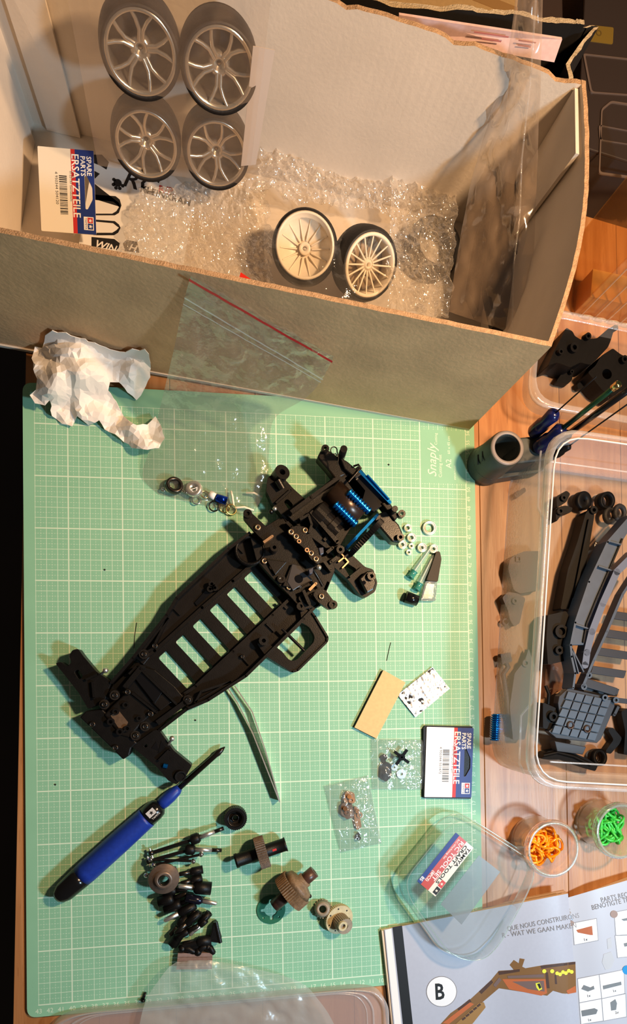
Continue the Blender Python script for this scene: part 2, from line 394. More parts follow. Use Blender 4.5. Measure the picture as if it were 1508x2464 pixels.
def panel(name, p, q, zs, off):          # inner flap lying against a wall: p,q on the floor line, zs = heights at p and q
    p = Vector(p); q = Vector(q); n = Vector((p-q).to_3d()); n = Vector((n.y, -n.x, 0)).normalized()*off
    n2 = n*1.25
    b = MB(); b.hexa([p+n+V(0, 0, .45), q+n+V(0, 0, .45), q+n2+V(0, 0, .45), p+n2+V(0, 0, .45)], [p+n+V(0, 0, zs[0]), q+n+V(0, 0, zs[1]), q+n2+V(0, 0, zs[1]), p+n2+V(0, 0, zs[1])])
    return b.build(name, CARDW, box)
# inner flaps, on the right wall (towards the back) and on the left wall
def flap(p, q, h, inward, bulge):
    p = Vector(p); q = Vector(q); i = Vector(inward).normalized(); b = MB()
    o1, o2 = i*.5, i*.8
    b.hexa([p+o1+V(0, 0, .45), q+o1+V(0, 0, .45), q+o2+V(0, 0, .45), p+o2+V(0, 0, .45)],
           [p+o1-i*bulge[0]+V(0, 0, h), q+o1-i*bulge[1]+V(0, 0, h), q+o2-i*bulge[1]+V(0, 0, h), p+o2-i*bulge[0]+V(0, 0, h)])
    return b.build('inner_flap', CARDW, box)
flap(BR+(FR-BR)*.02, BR+(FR-BR)*.26, 16.6, (-1, .15, 0), (.1, .9))
flap(BL+(FL-BL)*.10, BL+(FL-BL)*.96, 16.4, (1, -.13, 0), (.1, .1))
flap(BL+(BR-BL)*.035, BL+(BR-BL)*.10, 16.0, (-.13, -1, 0), (0.1, .4))
# ---------------------------------------------------------------- black torn box behind
BLKCARD = P('black_card', (16, 14, 13), .8, var=.3)
CREAM = P('torn_card_core', (196, 176, 142), .9, bump=.8, bscale=8, var=.2)
bb = thing('black_carton', 'black carton with a torn cream edge standing behind the cardboard box', 'carton', (40, 93, TZ))
rimz = 13.0
e1 = [at(x, y, rimz) for x, y in ((640, -70), (800, -22), (940, 12), (1060, 26), (1160, 30), (1230, 38), (1300, 44), (1380, 58), (1402, 66))]
e2 = [at(1402, 66, rimz), at(1428, 50, rimz)+V(.2, -.3, 0), at(1392, 108, rimz), at(1362, 152, rimz), V(47.8, 80.2, rimz)]
def carton_wall(pts, name, tk, nrm):
    b = MB(); d = Vector(nrm)*tk
    fine = []
    for i in range(len(pts)-1):
        for k in range(8): fine.append(pts[i].lerp(pts[i+1], k/8))
    fine.append(pts[-1]); n = len(fine)
    vs = []
    for k, p in enumerate(fine):
        j = .5*fbm((k*.09, 3, 1), 1, 4); t = d*(.75+.8*fbm((k*.13, 9, 2), 1, 4))
        vs += [Vector((p.x, p.y, TZ)), Vector((p.x, p.y, rimz+j)), Vector((p.x, p.y, rimz+j))+t, Vector((p.x, p.y, TZ))+d]
    for mi, (a, c) in ((0, (0, 1)), (1, (1, 2)), (0, (2, 3))):
        fs = [(4*k+a, 4*k+4+a, 4*k+4+c, 4*k+c) for k in range(n-1)]
        if not b.v: b.add(vs, fs)
        else:
            for f in fs: b.f.append(list(f)); b.sm.append(False); b.mi.append(mi)
    b.build(name, [BLKCARD, CREAM], bb)
carton_wall(e1, 'back_wall', .55, (0, 1, 0)); carton_wall(e2, 'side_wall', .5, (1, 0, 0))
MB().prism([(12, 85.5), (46.5, 80.3), (48, 80.8), (50.5, 88.5), (30, 93.5), (12, 96)], TZ+.01, TZ+.3).build('bottom_panel', BLKCARD, bb)
pm = MB(); c = [at(960, 36, 15.0), at(1352, 95, 14.2), at(1333, 150, 12.6), at(950, 84, 13.2)]
PINK = P('pinkish_paper', (228, 196, 192), .7, var=.1)
ppr = thing('folded_manual', 'pinkish folded paper sheet sticking out of the black carton', 'paper', ((c[0]+c[1])*.5-V(0, 0, 2)))
dn = V(0, .25, -.05)
pm.hexa([c[3], c[2], c[2]+dn, c[3]+dn], [c[0], c[1], c[1]+dn, c[0]+dn]); pm.build('sheet', PINK, ppr)
pt = MB(); M = align(at(1175, 92, 14.0)+V(0, -.06, .1), c[1]-c[0], c[0]-c[3])
REDT = P('faded_red_print', (205, 130, 125), .7)

for k, (x0, x1, y0) in enumerate(((-1.5, 1.6, .25), (-.6, 1.2, -.25), (2.6, 4.2, .1), (2.8, 4.0, -.35))):
    q_ = MB(); q_.bx(x0, x1, y0, y0+.14, 0, .01); q_.xf(M).build('printed_line', REDT, ppr)
hb2 = thing('brown_carton', 'dim brown closed carton behind the black carton', 'carton', (36, 128, TZ))
MB().prism([(22, 94), (45.4, 88.6), (47, 101), (24, 106)], TZ+.01, 7).build('body', P('tan_carton', (176, 148, 104), .8, var=.1), hb2, bevel=.1); MB().prism([(22.8, 99), (46.1, 93.6), (46.2, 94.6), (22.9, 100)], 7, 7.04).build('tape', P('parcel_tape', (150, 118, 76), .3), hb2)
b = MB().prism([(46.2, 88.4), (51.3, 89.6), (51.3, 102), (47.6, 101)], TZ+.01, 6.4); tag(b.build('dark_case', P('dark_brown_case', (58, 44, 36), .5), None, bevel=.2), 'dark brown narrow case behind the black carton corner', 'case')
# ================================================================ wheels in the box
TYRE = P('tyre_rubber', (32, 29, 27), .6, bump=.15, bscale=6)
SILV = P('silver_wheel_plastic', (196, 184, 166), .24, .75)
CREAMW = P('cream_wheel_plastic', (226, 212, 188), .38)
DARKIN = P('dark_wheel_inside', (40, 36, 33), .8)
def tyre(parent, R=3.02, r=2.62, w=2.6, tread=True):
    b = MB(); h = w/2
    b.lathe([(r-.1, -h+.15), (r+.25, -h), (R-.28, -h+.1), (R-.05, -h+.45), (R, 0), (R-.05, h-.45), (R-.28, h-.1), (r+.25, h), (r-.1, h-.15)], n=48)
    return b.build('tyre', TYRE, parent)
def silver_wheel(label):
    t = thing('silver_wheel', label, 'wheel', (0, 0, 0), 'silver spoked wheels in a clear bag')
    tyre(t)
    MB().lathe([(2.62, -1.1), (2.66, 1.05), (2.58, 1.22), (2.36, 1.2), (2.3, .95), (2.28, -1.1)], n=48).build('rim', SILV, t)
    MB().lathe([(2.3, -.75), (2.3, -.6), (.2, -.6), (.2, -.75)], n=32).build('wheel_back', DARKIN, t)
    for k in range(5):
        for s in (-1, 1):
            a = 2*PI*k/5; a2 = a+s*.31; p = [V(.55*math.cos(a+s*.25), .55*math.sin(a+s*.25), .55), V(1.25*math.cos(a+s*.12), 1.25*math.sin(a+s*.12), .72), V(1.85*math.cos(a+s*.22), 1.85*math.sin(a+s*.22), .86), V(2.42*math.cos(a2), 2.42*math.sin(a2), 1.02)]
            b = MB(); b.tube(p, .17, 6, r2=.15); b.build('spoke', SILV, t)
    MB().lathe([(.2, .3), (.34, .3), (.36, .62), (.62, .66), (.8, .5), (.85, -.2), (.2, -.2)], n=24).build('hub', SILV, t)
    return t
w4 = [((338, 125), 15.0, 'top left silver spoked wheel with black tyre in the clear bag', .2), ((528, 163), 14.8, 'top right silver spoked wheel with black tyre in the clear bag', .9),
      ((352, 345), 6.9, 'bottom left silver spoked wheel with black tyre in the clear bag', .5), ((521, 368), 6.6, 'bottom right silver spoked wheel with black tyre in the clear bag', 1.1)]
wn = V(0.05, -.93, .37).normalized()
proto = None; wc = []
for (x, y), z, lab, sp in w4:
    c = at(x, y, z)-wn*.9; wc.append(c)
    if proto is None: proto = silver_wheel(lab); o = proto
    else: o = copy_tree(proto); o['label'] = lab
    place(o, c, wn, sp)
def sheet(b, rows, nu=30, nv=40, amp=.25, freq=.35, seed=0, thick=0.0):
    """crumpled surface through rows of (left, right) points"""
    def cr(pts, t):
        n = len(pts)-1; f = min(t*n, n-1e-6); i = int(f); u = f-i
        p0, p1, p2, p3 = pts[max(i-1, 0)], pts[i], pts[i+1], pts[min(i+2, n)]
        return .5*((2*p1)+(p2-p0)*u+(2*p0-5*p1+4*p2-p3)*u*u+(3*p1-p0-3*p2+p3)*u**3)
    L = [Vector(r[0]) for r in rows]; Rr = [Vector(r[-1]) for r in rows]
    def fn(u, v):
        a = cr(L, v); c = cr(Rr, v); p = a.lerp(c, u)
        e = min(1, 6*min(u, 1-u)+.25)
        k = (c-a).cross(cr(L, min(v+.01, 1))-cr(L, max(v-.01, 0)))
        k = k.normalized() if k.length > 1e-6 else V(0, 0, 1)
        if k.dot(CAM-p) < 0: k = -k
        d = abs(fbm((p+V(seed*13, seed*7, 0)), freq, 4))*2-.5
        bul = thick*(4*u*(1-u))**.6*(4*v*(1-v))**.4 if thick else 0
        return p+k*(amp*d*e+bul)
    b.grid(fn, nu, nv)
    return b
def pouch(name, label, cat, rows, mtl, amp=.25, freq=.35, gap=.5, nu=30, nv=40, part=None, group=None):
    t = thing(name, label, cat, tuple(sum((Vector(r[0])+Vector(r[1]) for r in rows), Vector())/(2*len(rows))), group)
    b = MB(); sheet(b, rows, nu, nv, amp, freq, 1, gap); b.build('front_film', mtl, t)
    b = MB(); sheet(b, rows, nu, nv, amp*.6, freq, 5, -gap*.6); b.build('back_film', mtl, t)
    return t
def cam_off(p, k): return Vector(p)+(CAM-Vector(p)).normalized()*k
BAGF = film('warm_clear_bag', body=.16, edge=.2, bump=.15, bscale=.35, detail=2, rough=.2, bodycol=(190, 165, 145), refl=.06)
up = (wc[0]+wc[1]-wc[2]-wc[3]).normalized(); rt = (wc[1]-wc[0]+wc[3]-wc[2]).normalized()
mid = (wc[0]+wc[1]+wc[2]+wc[3])/4+wn*2.0
rows = [(mid-rt*7.4+up*k*1.0, mid+rt*6.0+up*k*1.0) for k in (11.5, 8, 4, 0, -4, -6.6)]
wb = thing('wheel_bag', 'large clear plastic bag holding four silver wheels against the box wall', 'plastic bag', tuple(mid-up*8))
sheet(MB(), rows, 40, 50, .22, .2, 2).build('front_film', BAGF, wb)
st = MB(); q = mid-wn*.5+rt*5.2; st.hexa([q-up*4.6, q+rt*1.3-up*4.2, q+rt*1.3-up*4.2-wn*.06, q-up*4.6-wn*.06], [q+up*6.5, q+rt*1.6+up*6.5, q+rt*1.6+up*6.5-wn*.06, q+up*6.5-wn*.06])
tag(st.build('paper_strip', P('aged_white_paper', (214, 200, 188), .7)), 'narrow white paper strip beside the silver wheels', 'paper')
# white wheels
def dish_wheel():
    t = thing('white_dish_wheel', 'cream deep-dish wheel with a black slick tyre on the bubble wrap', 'wheel')
    tyre(t, 3.1, 2.62, 2.6)
    MB().lathe([(2.72, -1.1), (2.72, 1.25), (2.58, 1.38), (2.48, 1.3), (2.38, .2), (1.0, -.45), (.2, -.45), (.2, -.7), (1.2, -.75), (2.5, -.6)], n=48).build('rim', CREAMW, t)
    for k in range(14):
        a = 2*PI*k/14; e = V(math.cos(a), math.sin(a), 0); MB().tube([e*.7+V(0, 0, -.35), e*1.5+V(0, 0, -.12), e*2.3+V(0, 0, .2)], .09, 5, r2=.06).build('fin', CREAMW, t)
    MB().lathe([(.2, -.5), (.5, -.5), (.55, .0), (.45, .05), (.2, .05)], n=20).build('hub', CREAMW, t)
    return t
place(dish_wheel(), at(733, 598, 4.6), (-.1, -.42, .9))
t = thing('white_spoked_wheel', 'cream sixteen-spoke wheel with a black tyre on the bubble wrap', 'wheel')
tyre(t, 3.15, 2.62, 2.6)
MB().lathe([(2.66, -1.1), (2.66, 1.25), (2.55, 1.38), (2.36, 1.32), (2.32, -1.1)], n=48).build('rim', CREAMW, t)
MB().lathe([(2.3, -.75), (2.3, -.6), (.2, -.6), (.2, -.75)], n=32).build('wheel_back', P('beige_wheel_inside', (150, 130, 105), .8), t)
for k in range(16):
    a = 2*PI*k/16; e = V(math.cos(a), math.sin(a), 0); MB().tube([e*.5+V(0, 0, .75), e*1.5+V(0, 0, .95), e*2.4+V(0, 0, 1.15)], .1, 6, r2=.07).build('spoke', CREAMW, t)
MB().lathe([(.2, .9), (.33, .9), (.36, .78), (.62, .78), (.68, .5), (.68, -.4), (.2, -.4)], n=24).build('hub', CREAMW, t)
place(t, at(876, 634, 4.4), (.30, -.62, .72), .1)
# ---------------------------------------------------------------- bubble wrap sheets
def bubbles(label, quad, nu, nv, amp, z0, seed, pitch=.55):
    """quad: 4 pixel corners TL TR BR BL, z0: 4 heights"""
    c = [at(x, y, z) for (x, y), z in zip(quad, z0)]
    def fn(u, v):
        p = c[0].lerp(c[1], u).lerp(c[3].lerp(c[2], u), v)
        f = fbm(p+V(seed*9, 0, 0), .28, 4); g = abs(fbm(p+V(0, seed*5, 3), .9, 3))
        e = .9*fbm((u*5+seed, v*5, 0), 1.3, 3)
        s = max(0, math.sin(p.x*PI/pitch+1.5*f))*max(0, math.sin(p.y*PI/pitch+1.2*g))
        m = min(u, 1-u, v, 1-v)
        out = (p-(c[0]+c[2])*.5)*(.10*e if m < .12 else 0)
        return p+out+V(.25*fbm(p, .8), .25*fbm(p+V(3, 0, 0), .8), amp*(f+.9*g)+.22*s)
    b = MB(); b.grid(fn, nu, nv, False)
    return tag(b.build('bubble_wrap', BUBBLE), label, 'bubble wrap')
bubbles('crumpled clear bubble wrap sheet beside the printed sticker sheet', [(330, 455), (640, 430), (660, 690), (290, 620)], 110, 80, .7, (2.4, 3.0, 1.6, 1.6), 1)
bubbles('crumpled bubble wrap band along the back wall behind the white wheels', [(630, 350), (1000, 390), (940, 520), (610, 470)], 110, 44, .8, (3.4, 2.6, 2.2, 2.6), 2)
bubbles('upright rolled bubble wrap strip between spoked wheel and tall bag', [(945, 395), (1105, 400), (1080, 760), (925, 760)], 60, 110, .7, (3.2, 3.0, 4.6, 4.6), 3)
# dark tyre inside that roll
t = thing('rolled_tyre', 'black tyre wrapped in bubble wrap beside the spoked wheel', 'tyre'); tyre(t, 2.9, 2.0, 2.4); place(t, at(1040, 600, 1.9), (.12, -.1, 1))
# clear bag around the white wheels
rw = [(cam_off(at(640, 490, 4.2), 2.2), cam_off(at(955, 540, 4.2), 2.2)), (cam_off(at(635, 600, 4.2), 2.4), cam_off(at(950, 620, 4.2), 2.4)), (cam_off(at(650, 720, 4.2), 2.0), cam_off(at(935, 740, 4.2), 2.0))]
t = thing('white_wheel_bag', 'thin clear bag over the two cream wheels', 'plastic bag', tuple(at(790, 620, .5)))
sheet(MB(), rw, 40, 30, .3, .4, 3).build('film', CLEAR, t)
# ---------------------------------------------------------------- header card helper
def header_card(name, label, M, w, h, foot, code, line, old=False):
    """card in its own plane: x to the right (blue hang strip at the right), y up; text runs downwards"""
    t = thing(name, label, 'header card', tuple(M @ V(w/2, h/2, 0)))
    cardm = P(name+'_stock', (232, 224, 206) if old else (240, 240, 240), .5)
    def add(b, nm, m): b.xf(M).build(nm, m, t)
    b = MB(); slot = rounded([V(w*.86, h*.30), V(w*.955, h*.42), V(w*.955, h*.56), V(w*.86, h*.70), V(w*.82, h*.70), V(w*.82, h*.30)], .12, 3)
    b.prism(rounded(rect(0, w, 0, h), .08, 2), 0, .05, [slot]); add(b, 'card', cardm)
    b = MB(); b.prism(rect(w*.66, w, 0, h), .052, .056, [slot]); add(b, 'blue_strip', BLUEINK)
    b = MB()
    b.bx(w*.585, w*.66, 0, h, .052, .056); add(b, 'red_band', REDINK)
    D = Matrix.Rotation(-PI/2, 4, 'Z')
    b = MB(); b.cur = 0
    glyphs(b, 'ERSATZTEILE', w*.185, Matrix.Translation((w*.60, h*.95, .060)) @ D, sx=h*.90/(w*.185*6.9), bold=.012)
    glyphs(b, 'SPARE', w*.12, Matrix.Translation((w*.87, h*.93, .060)) @ D, bold=.012); glyphs(b, 'PARTS', w*.12, Matrix.Translation((w*.76, h*.93, .060)) @ D, bold=.012)
    add(b, 'white_lettering', WHITEP)
    b = MB(); y = h*.68; k = 0; rnd = random.Random(5)
    while y > h*.22:
        d = rnd.choice((.035, .06, .09)); b.bx(w*.36, w*.50, y-d, y, .052, .056); y -= d+rnd.choice((.04, .06, .08))
    glyphs(b, code, w*.07, Matrix.Translation((w*.29, h*.72, .057)) @ D, sx=1.12); glyphs(b, line, w*.055, Matrix.Translation((w*.55, h*.74, .057)) @ D, sx=.95)
    glyphs(b, foot, w*.05, Matrix.Translation((w*.60, h*.74, .064)) @ D)
    add(b, 'barcode', INK)
    b = MB(); b.bx(w*.78, w*.96, h*.05, h*.21, .058, .062); add(b, 'logo_patch', WHITEP)
    def star(cx, cy, r): return [V(cx+(r if i % 2 == 0 else r*.42)*math.cos(PI/2+i*PI/5-PI/2), cy+(r if i % 2 == 0 else r*.42)*math.sin(PI/2+i*PI/5-PI/2)) for i in range(10)]
    b = MB(); s1 = star(w*.90, h*.165, w*.04); b.prism(rect(w*.85, w*.945, h*.135, h*.20), .063, .066, [s1]); add(b, 'logo_red', REDINK)
    b = MB(); s2 = star(w*.90, h*.095, w*.04); b.prism(rect(w*.85, w*.945, h*.06, h*.13), .063, .066, [s2]); glyphs(b, 'TAMIYA', w*.055, Matrix.Translation((w*.80, h*.195, .066)) @ D); add(b, 'logo_blue', BLUEINK)
    return t
o0 = at(100, 556, 3.0); xd = at(232, 566, 3.2)-o0; yd = at(90, 352, 4.2)-o0
header_card('spare_parts_card', 'cream spare parts header card with barcode inside the cardboard box', align(o0, xd, yd), xd.length, yd.length, '51000', '4 950344 504120', 'FF-03/TRF Getriebeteile', True)
# ---------------------------------------------------------------- sticker sheet
z = 1.3; stt = thing('sticker_sheet', 'white sticker sheet with black racing logos under the bubble wrap', 'sticker sheet', tuple(at(300, 520, z)))
MB().prism(pp([(190, 585), (330, 615), (440, 640), (470, 470), (420, 425), (300, 400), (225, 375)], z), z-.08, z).build('paper', WHITEP, stt)
b = MB(); z1 = z+.012
def pr(pts, holes=()): b.prism(pp(pts, z1), z1-.01, z1, [pp(hh, z1) for hh in holes])
def cap_(x0, y0, x1, y1): return [(x0, y0), (x1-14, y0+4), (x1-4, y0+12), (x1, (y0+y1)/2), (x1-6, y1-8), (x1-16, y1-2), (x0, y1-2)]
pr(cap_(225, 468, 292, 520), [cap_(228, 481, 286, 516)]); pr(cap_(225, 528, 290, 568), [cap_(228, 533, 286, 562)])
pr([(225, 372), (245, 372), (262, 390), (256, 408), (240, 398), (225, 392)]); pr([(225, 410), (240, 418), (228, 430)]); pr([(225, 440), (286, 488), (290, 498), (225, 478)])
pr([(220, 570), (275, 575), (288, 585), (284, 602), (220, 592)]); pr([(296, 585), (305, 577), (330, 582), (335, 608), (300, 604)])
for x, y, r in ((283, 440, 9), (274, 432, 4), (273, 444, 4), (279, 452, 4), (288, 453, 4), (295, 447, 4)): b.prism(circ(at(x, y, z1), r*.043, 10), z1-.01, z1)
def txt(s, px, size, dpx, m=b, zz=z1, **k):
    p = at(px[0], px[1], zz); q = at(px[0]+dpx[0], px[1]+dpx[1], zz); x = q-p; glyphs(m, s, size, align(p+V(0, 0, .004), x, V(-x.y, x.x, 0)), **k)
txt('RC', (292, 445), 2.4, (10, 3), bold=.03, shear=.2); txt('KLEINKRAM', (336, 460), .9, (10, 3), bold=.02)
b.build('black_print', INK, stt)
b = MB(); z1 = z+.02; txt('WING', (226, 592), .95, (10, 3), b, bold=.02, shear=.25); txt('H', (308, 601), .95, (10, 3), b, bold=.02, shear=.25); b.build('white_lettering', WHITEP, stt)
b = MB(); txt('R/P.', (380, 462), 1.0, (10, 2), b, bold=.02); b.build('red_print', REDINK, stt)
b = MB(); z = 6.0; b.prism(pp([(573, 676), (579, 655), (620, 683)], z), z-.1, z); tag(b.build('red_plastic_tab', P('red_plastic', (215, 45, 30), .4)), 'small red triangular tab peeking over the box front', 'plastic tab')
# ---------------------------------------------------------------- tall bag of black parts
rows = [(at(1080, 750, 5), at(1268, 812, 8)), (at(1097, 630, 6.5), at(1284, 610, 10)), (at(1135, 430, 9), at(1290, 450, 12.5)), (at(1188, 250, 13), at(1298, 250, 16)), (at(1224, 110, 18), at(1303, 100, 19)), (at(1243, -30, 21.5), at(1306, -30, 21.8))]
TALL = film('tall_bag_film', body=.27, edge=.4, bump=.5, bscale=.3, detail=3, rough=.14, bodycol=(190, 165, 140), refl=.12)
tb = thing('tall_parts_bag', 'tall clear bag of black plastic parts standing in the box corner', 'plastic bag', tuple(at(1180, 760, 1)))
sheet(MB(), rows, 30, 60, .7, .22, 4, .4).build('front_film', TALL, tb)
b = MB(); b.tube([at(1290, -20, 22.5), at(1275, 200, 16.5), at(1255, 380, 13.4), at(1250, 520, 11.6), at(1235, 640, 10), at(1232, 790, 8.5)], .07, 5); b.build('fold_ridge', CRISP, tb)
for nm, pts, z in (('black chassis frame lying upright inside the tall bag', [(1190, 500), (1222, 420), (1250, 360), (1284, 520), (1282, 640), (1262, 770), (1228, 795), (1190, 780), (1170, 690)], 6.5),
                   ('black slim suspension sprue at the left inside the tall bag', [(1128, 700), (1150, 560), (1175, 480), (1190, 500), (1166, 640), (1150, 750)], 4.5)):
    b = MB(); b.prism(pp(pts, z), z-1.2, z)
    for k in range(5):
        x, y = pts[k % len(pts)]; cx = sum(p[0] for p in pts)/len(pts); cy = sum(p[1] for p in pts)/len(pts)
        b.ring(at(x*.5+cx*.5, y*.5+cy*.5, z-.1), (0, 0, 1), .5, .25, .5, 12); b.bar(at(x*.7+cx*.3, y*.7+cy*.3, z), at(cx, cy, z), .25, z-.2, z+.4)
    tag(b.build('black_plastic_part', BLK), nm, 'plastic part')
# ================================================================ tissue on the mat
TISS = P('crumpled_tissue', (232, 226, 218), .85, bump=.25, bscale=.9)
def crumple(name, label, cat, outline, zf, mtl, step=7, amp=.5, freq=.45, seed=0, thick=.06, zmin=None):
    poly = [Vector(p) for p in outline]
    fine = []
    for i in range(len(poly)):
        a, b_ = poly[i-1], poly[i]; n = max(1, int((b_-a).length/step))
        for k in range(n):
            q = a.lerp(b_, k/n); fine.append(q+Vector((fbm((q.x, q.y, seed), .05), fbm((q.y, q.x, seed+4), .05)))*5)
    def inside(p):
        c = False
        for i in range(len(fine)):
            a, b_ = fine[i-1], fine[i]
            if (a.y > p.y) != (b_.y > p.y) and p.x < (b_.x-a.x)*(p.y-a.y)/(b_.y-a.y)+a.x: c = not c
        return c
    xs = [p.x for p in fine]; ys = [p.y for p in fine]; pts = list(fine); rnd = random.Random(seed)
    y = min(ys)
    while y < max(ys):
        x = min(xs)
        while x < max(xs):
            q = Vector((x+rnd.uniform(-.4, .4)*step, y+rnd.uniform(-.4, .4)*step))
            if inside(q) and min((q-e).length for e in fine) > step*.5: pts.append(q)
            x += step
        y += step
    n = len(fine)
    r = delaunay_2d_cdt(pts, [], [list(range(n))], 1, 1e-4)
    vs = []
    for q in r[0]:
        z = zf(q.x, q.y); w = at(q.x, q.y, z)
        f = Vector((w.x, w.y, 0)); f = f+V(fbm(f, .15), fbm(f+V(9, 0, 0), .15), 0)*1.2
        z2 = z+amp*(1.6*abs(fbm(f+V(seed, 0, 0), freq, 2))-.35+.28*abs(fbm(f+V(0, seed, 5), freq*3, 2)))
        vs.append(at(q.x, q.y, max(z2, .06, zmin(q.x, q.y) if zmin else 0)))
    b = MB(); b.add(vs, r[2]); m = len(vs)
    o = b.build(name, mtl); md = o.modifiers.new('thickness', 'SOLIDIFY'); md.thickness = thick*S; md.offset = -1
    return tag(o, label, cat)
T_OUT = [(76, 862), (84, 836), (104, 836), (106, 806), (126, 797), (160, 802), (192, 814), (226, 822), (252, 836), (286, 846), (318, 840), (350, 838), (358, 850), (362, 884), (352, 930), (328, 962), (306, 944), (284, 916), (266, 918), (262, 936), (280, 968), (296, 1002), (318, 1020), (352, 1022), (372, 1004), (386, 1020), (396, 1056), (382, 1080), (356, 1082), (318, 1076), (276, 1048), (252, 1034), (240, 1012), (214, 1024), (200, 1012), (188, 1000), (172, 1028), (150, 1020), (126, 1000), (120, 962), (108, 974), (82, 968), (74, 950), (88, 940), (90, 910)]
def tz(x, y):
    a = math.exp(-(((x-185)/95)**2+((y-880)/75)**2)); c = math.exp(-(((x-325)/40)**2+((y-880)/45)**2)); d = math.exp(-(((x-330)/70)**2+((y-1040)/40)**2))
    return .5+4.2*a+2.6*c+.9*d
crumple('crumpled_tissue', 'crumpled white paper tissue on the mat corner by the box', 'tissue', T_OUT, tz, TISS, step=11, amp=1.9, freq=.2, seed=3, zmin=lambda x, y: on_plane(x, y, FL+V(-.128, -1, 0)*.25, V(-.128, -1, 0).normalized()).z+.1)
# ================================================================ zip bag with small metal parts
wn_ = V(-.128, -1, 0).normalized()
def on_front(x, y, off): return on_plane(x, y, FL+wn_*off, wn_)
rows = [(on_front(459, 664, .35), on_front(803, 858, .9)), (on_front(443, 722, .6), on_front(772, 916, 1.2)), (on_front(416, 850, 2.2), at(735, 958, 5.0)), (at(384, 985, 3.2), at(660, 1008, 3.4)), (at(364, 1070, 1.4), at(647, 1090, 2.2)), (at(343, 1145, .35), at(642, 1172, 1.1)), (at(382, 1190, .12), at(604, 1243, .3))]
ZIP = film('zip_bag_film', tint=(248, 248, 247), body=.055, edge=.3, bump=.7, bscale=.45, detail=4, rough=.10, bodycol=(215, 208, 200), refl=.09, refle=.7)
zb = thing('zip_bag', 'clear zip bag with a red line leaning from the mat onto the box', 'zip bag', tuple(at(480, 1200, 0)))
sheet(MB(), rows, 50, 90, .34, .35, 6, .25).build('front_film', ZIP, zb)
sheet(MB(), rows, 30, 60, .2, .3, 8, -.15).build('back_film', ZIP, zb)
def strip(p, q, hgt, up, mtl, name, par, off=.12):
    b = MB(); p = Vector(p); q = Vector(q); n = 24; k = (CAM-p).normalized()*off
    def fn(u, v):
        w = p.lerp(q, u); return w+k+Vector(up)*hgt*v+V(0, 0, .06*fbm(w, .8))
    b.grid(fn, n, 1); o = b.build(name, mtl, par); return o
def lerp_row(i, j, t): return (rows[i][0].lerp(rows[j][0], t), rows[i][1].lerp(rows[j][1], t))
REDZ = film('red_zip_line', tint=(255, 120, 120), body=.75, bump=0, bodycol=(205, 40, 50), edge=.1, rough=.3)
ZIPW = film('milky_zip_ridge', body=.45, bump=0, bodycol=(235, 235, 232), edge=.2, rough=.2)
for t0, m, h, nm in ((.22, REDZ, .28, 'red_line'), (.95, ZIPW, .16, 'zip_ridge'), (1.08, ZIPW, .12, 'zip_ridge')):
    a, c = lerp_row(0, 1, t0) if t0 < 1 else lerp_row(1, 2, t0-1.0)
    strip(a, c, h, (0, .1, 1), m, nm, zb, .55)
# metal bits inside
def ring_thing(name, label, x, y, ro, ri, h, z, d, m, group=None, cat='ring'):
    b = MB(); b.lathe([(ri, 0), (ro*.96, 0), (ro, h*.12), (ro, h*.88), (ro*.96, h), (ri, h)], at(x, y, z), d, 28); return tag(b.build(name, m), label, cat, group)
CHROME = P('chrome', (230, 228, 225), .08, 1.0); GOLD = P('pale_brass', (214, 190, 130), .2, 1.0)
ring_thing('steel_collar', 'large grey steel collar at the left end inside the zip bag', 418, 1172, .82, .5, .6, .35, (.25, .2, 1), DSTEEL)
ring_thing('flanged_bearing', 'round bearing with white printed mark inside the zip bag', 468, 1180, .8, .25, .5, .4, (-.2, .2, 1), STEEL, cat='bearing')
b = MB(); M = align(at(468, 1180, .96), (1, .4, .15), (-.4, 1, 0)); b.prism([(.45*math.cos(a), .45*math.sin(a)) for a in (.5, 2.6, 4.7)], 0, .02, [[(.3*math.cos(a), .3*math.sin(a)) for a in (.5, 2.6, 4.7)]]); 
o = b.xf(M).build('mark', WHITEP); tag(o, 'white triangular sticker on the round bearing in the zip bag', 'sticker')
b = MB(); b.cyl(at(520, 1198, .5), at(546, 1206, .5), .42, n=18); tag(b.build('blue_spacer', P('blue_metal', (20, 60, 190), .15, .9)), 'short blue metal spacer tube inside the zip bag', 'spacer')
b = MB(); b.cyl(at(504, 1188, .45), at(518, 1196, .45), .36, n=18); tag(b.build('white_spacer', WHITEP), 'short white plastic spacer beside the blue tube', 'spacer')
coil = [at(436+t*2.2, 1170+t*1.05, .45)+V(.18*math.cos(t*2.0), .18*math.sin(t*2.0)*.6, .25*math.sin(t*2.0)) for t in range(0, 16)]
fine = []
for i in range(90):
    t = i/89; p = at(430+30*t, 1178+14*t, .5); a = t*2*PI*7; fine.append(p+V(.1, -.2, 0)*math.cos(a)+V(0, 0, .28)*math.sin(a))
b = MB(); b.tube(fine, .04, 5); tag(b.build('coil_spring', CHROME), 'tiny chrome coil spring inside the zip bag', 'spring')
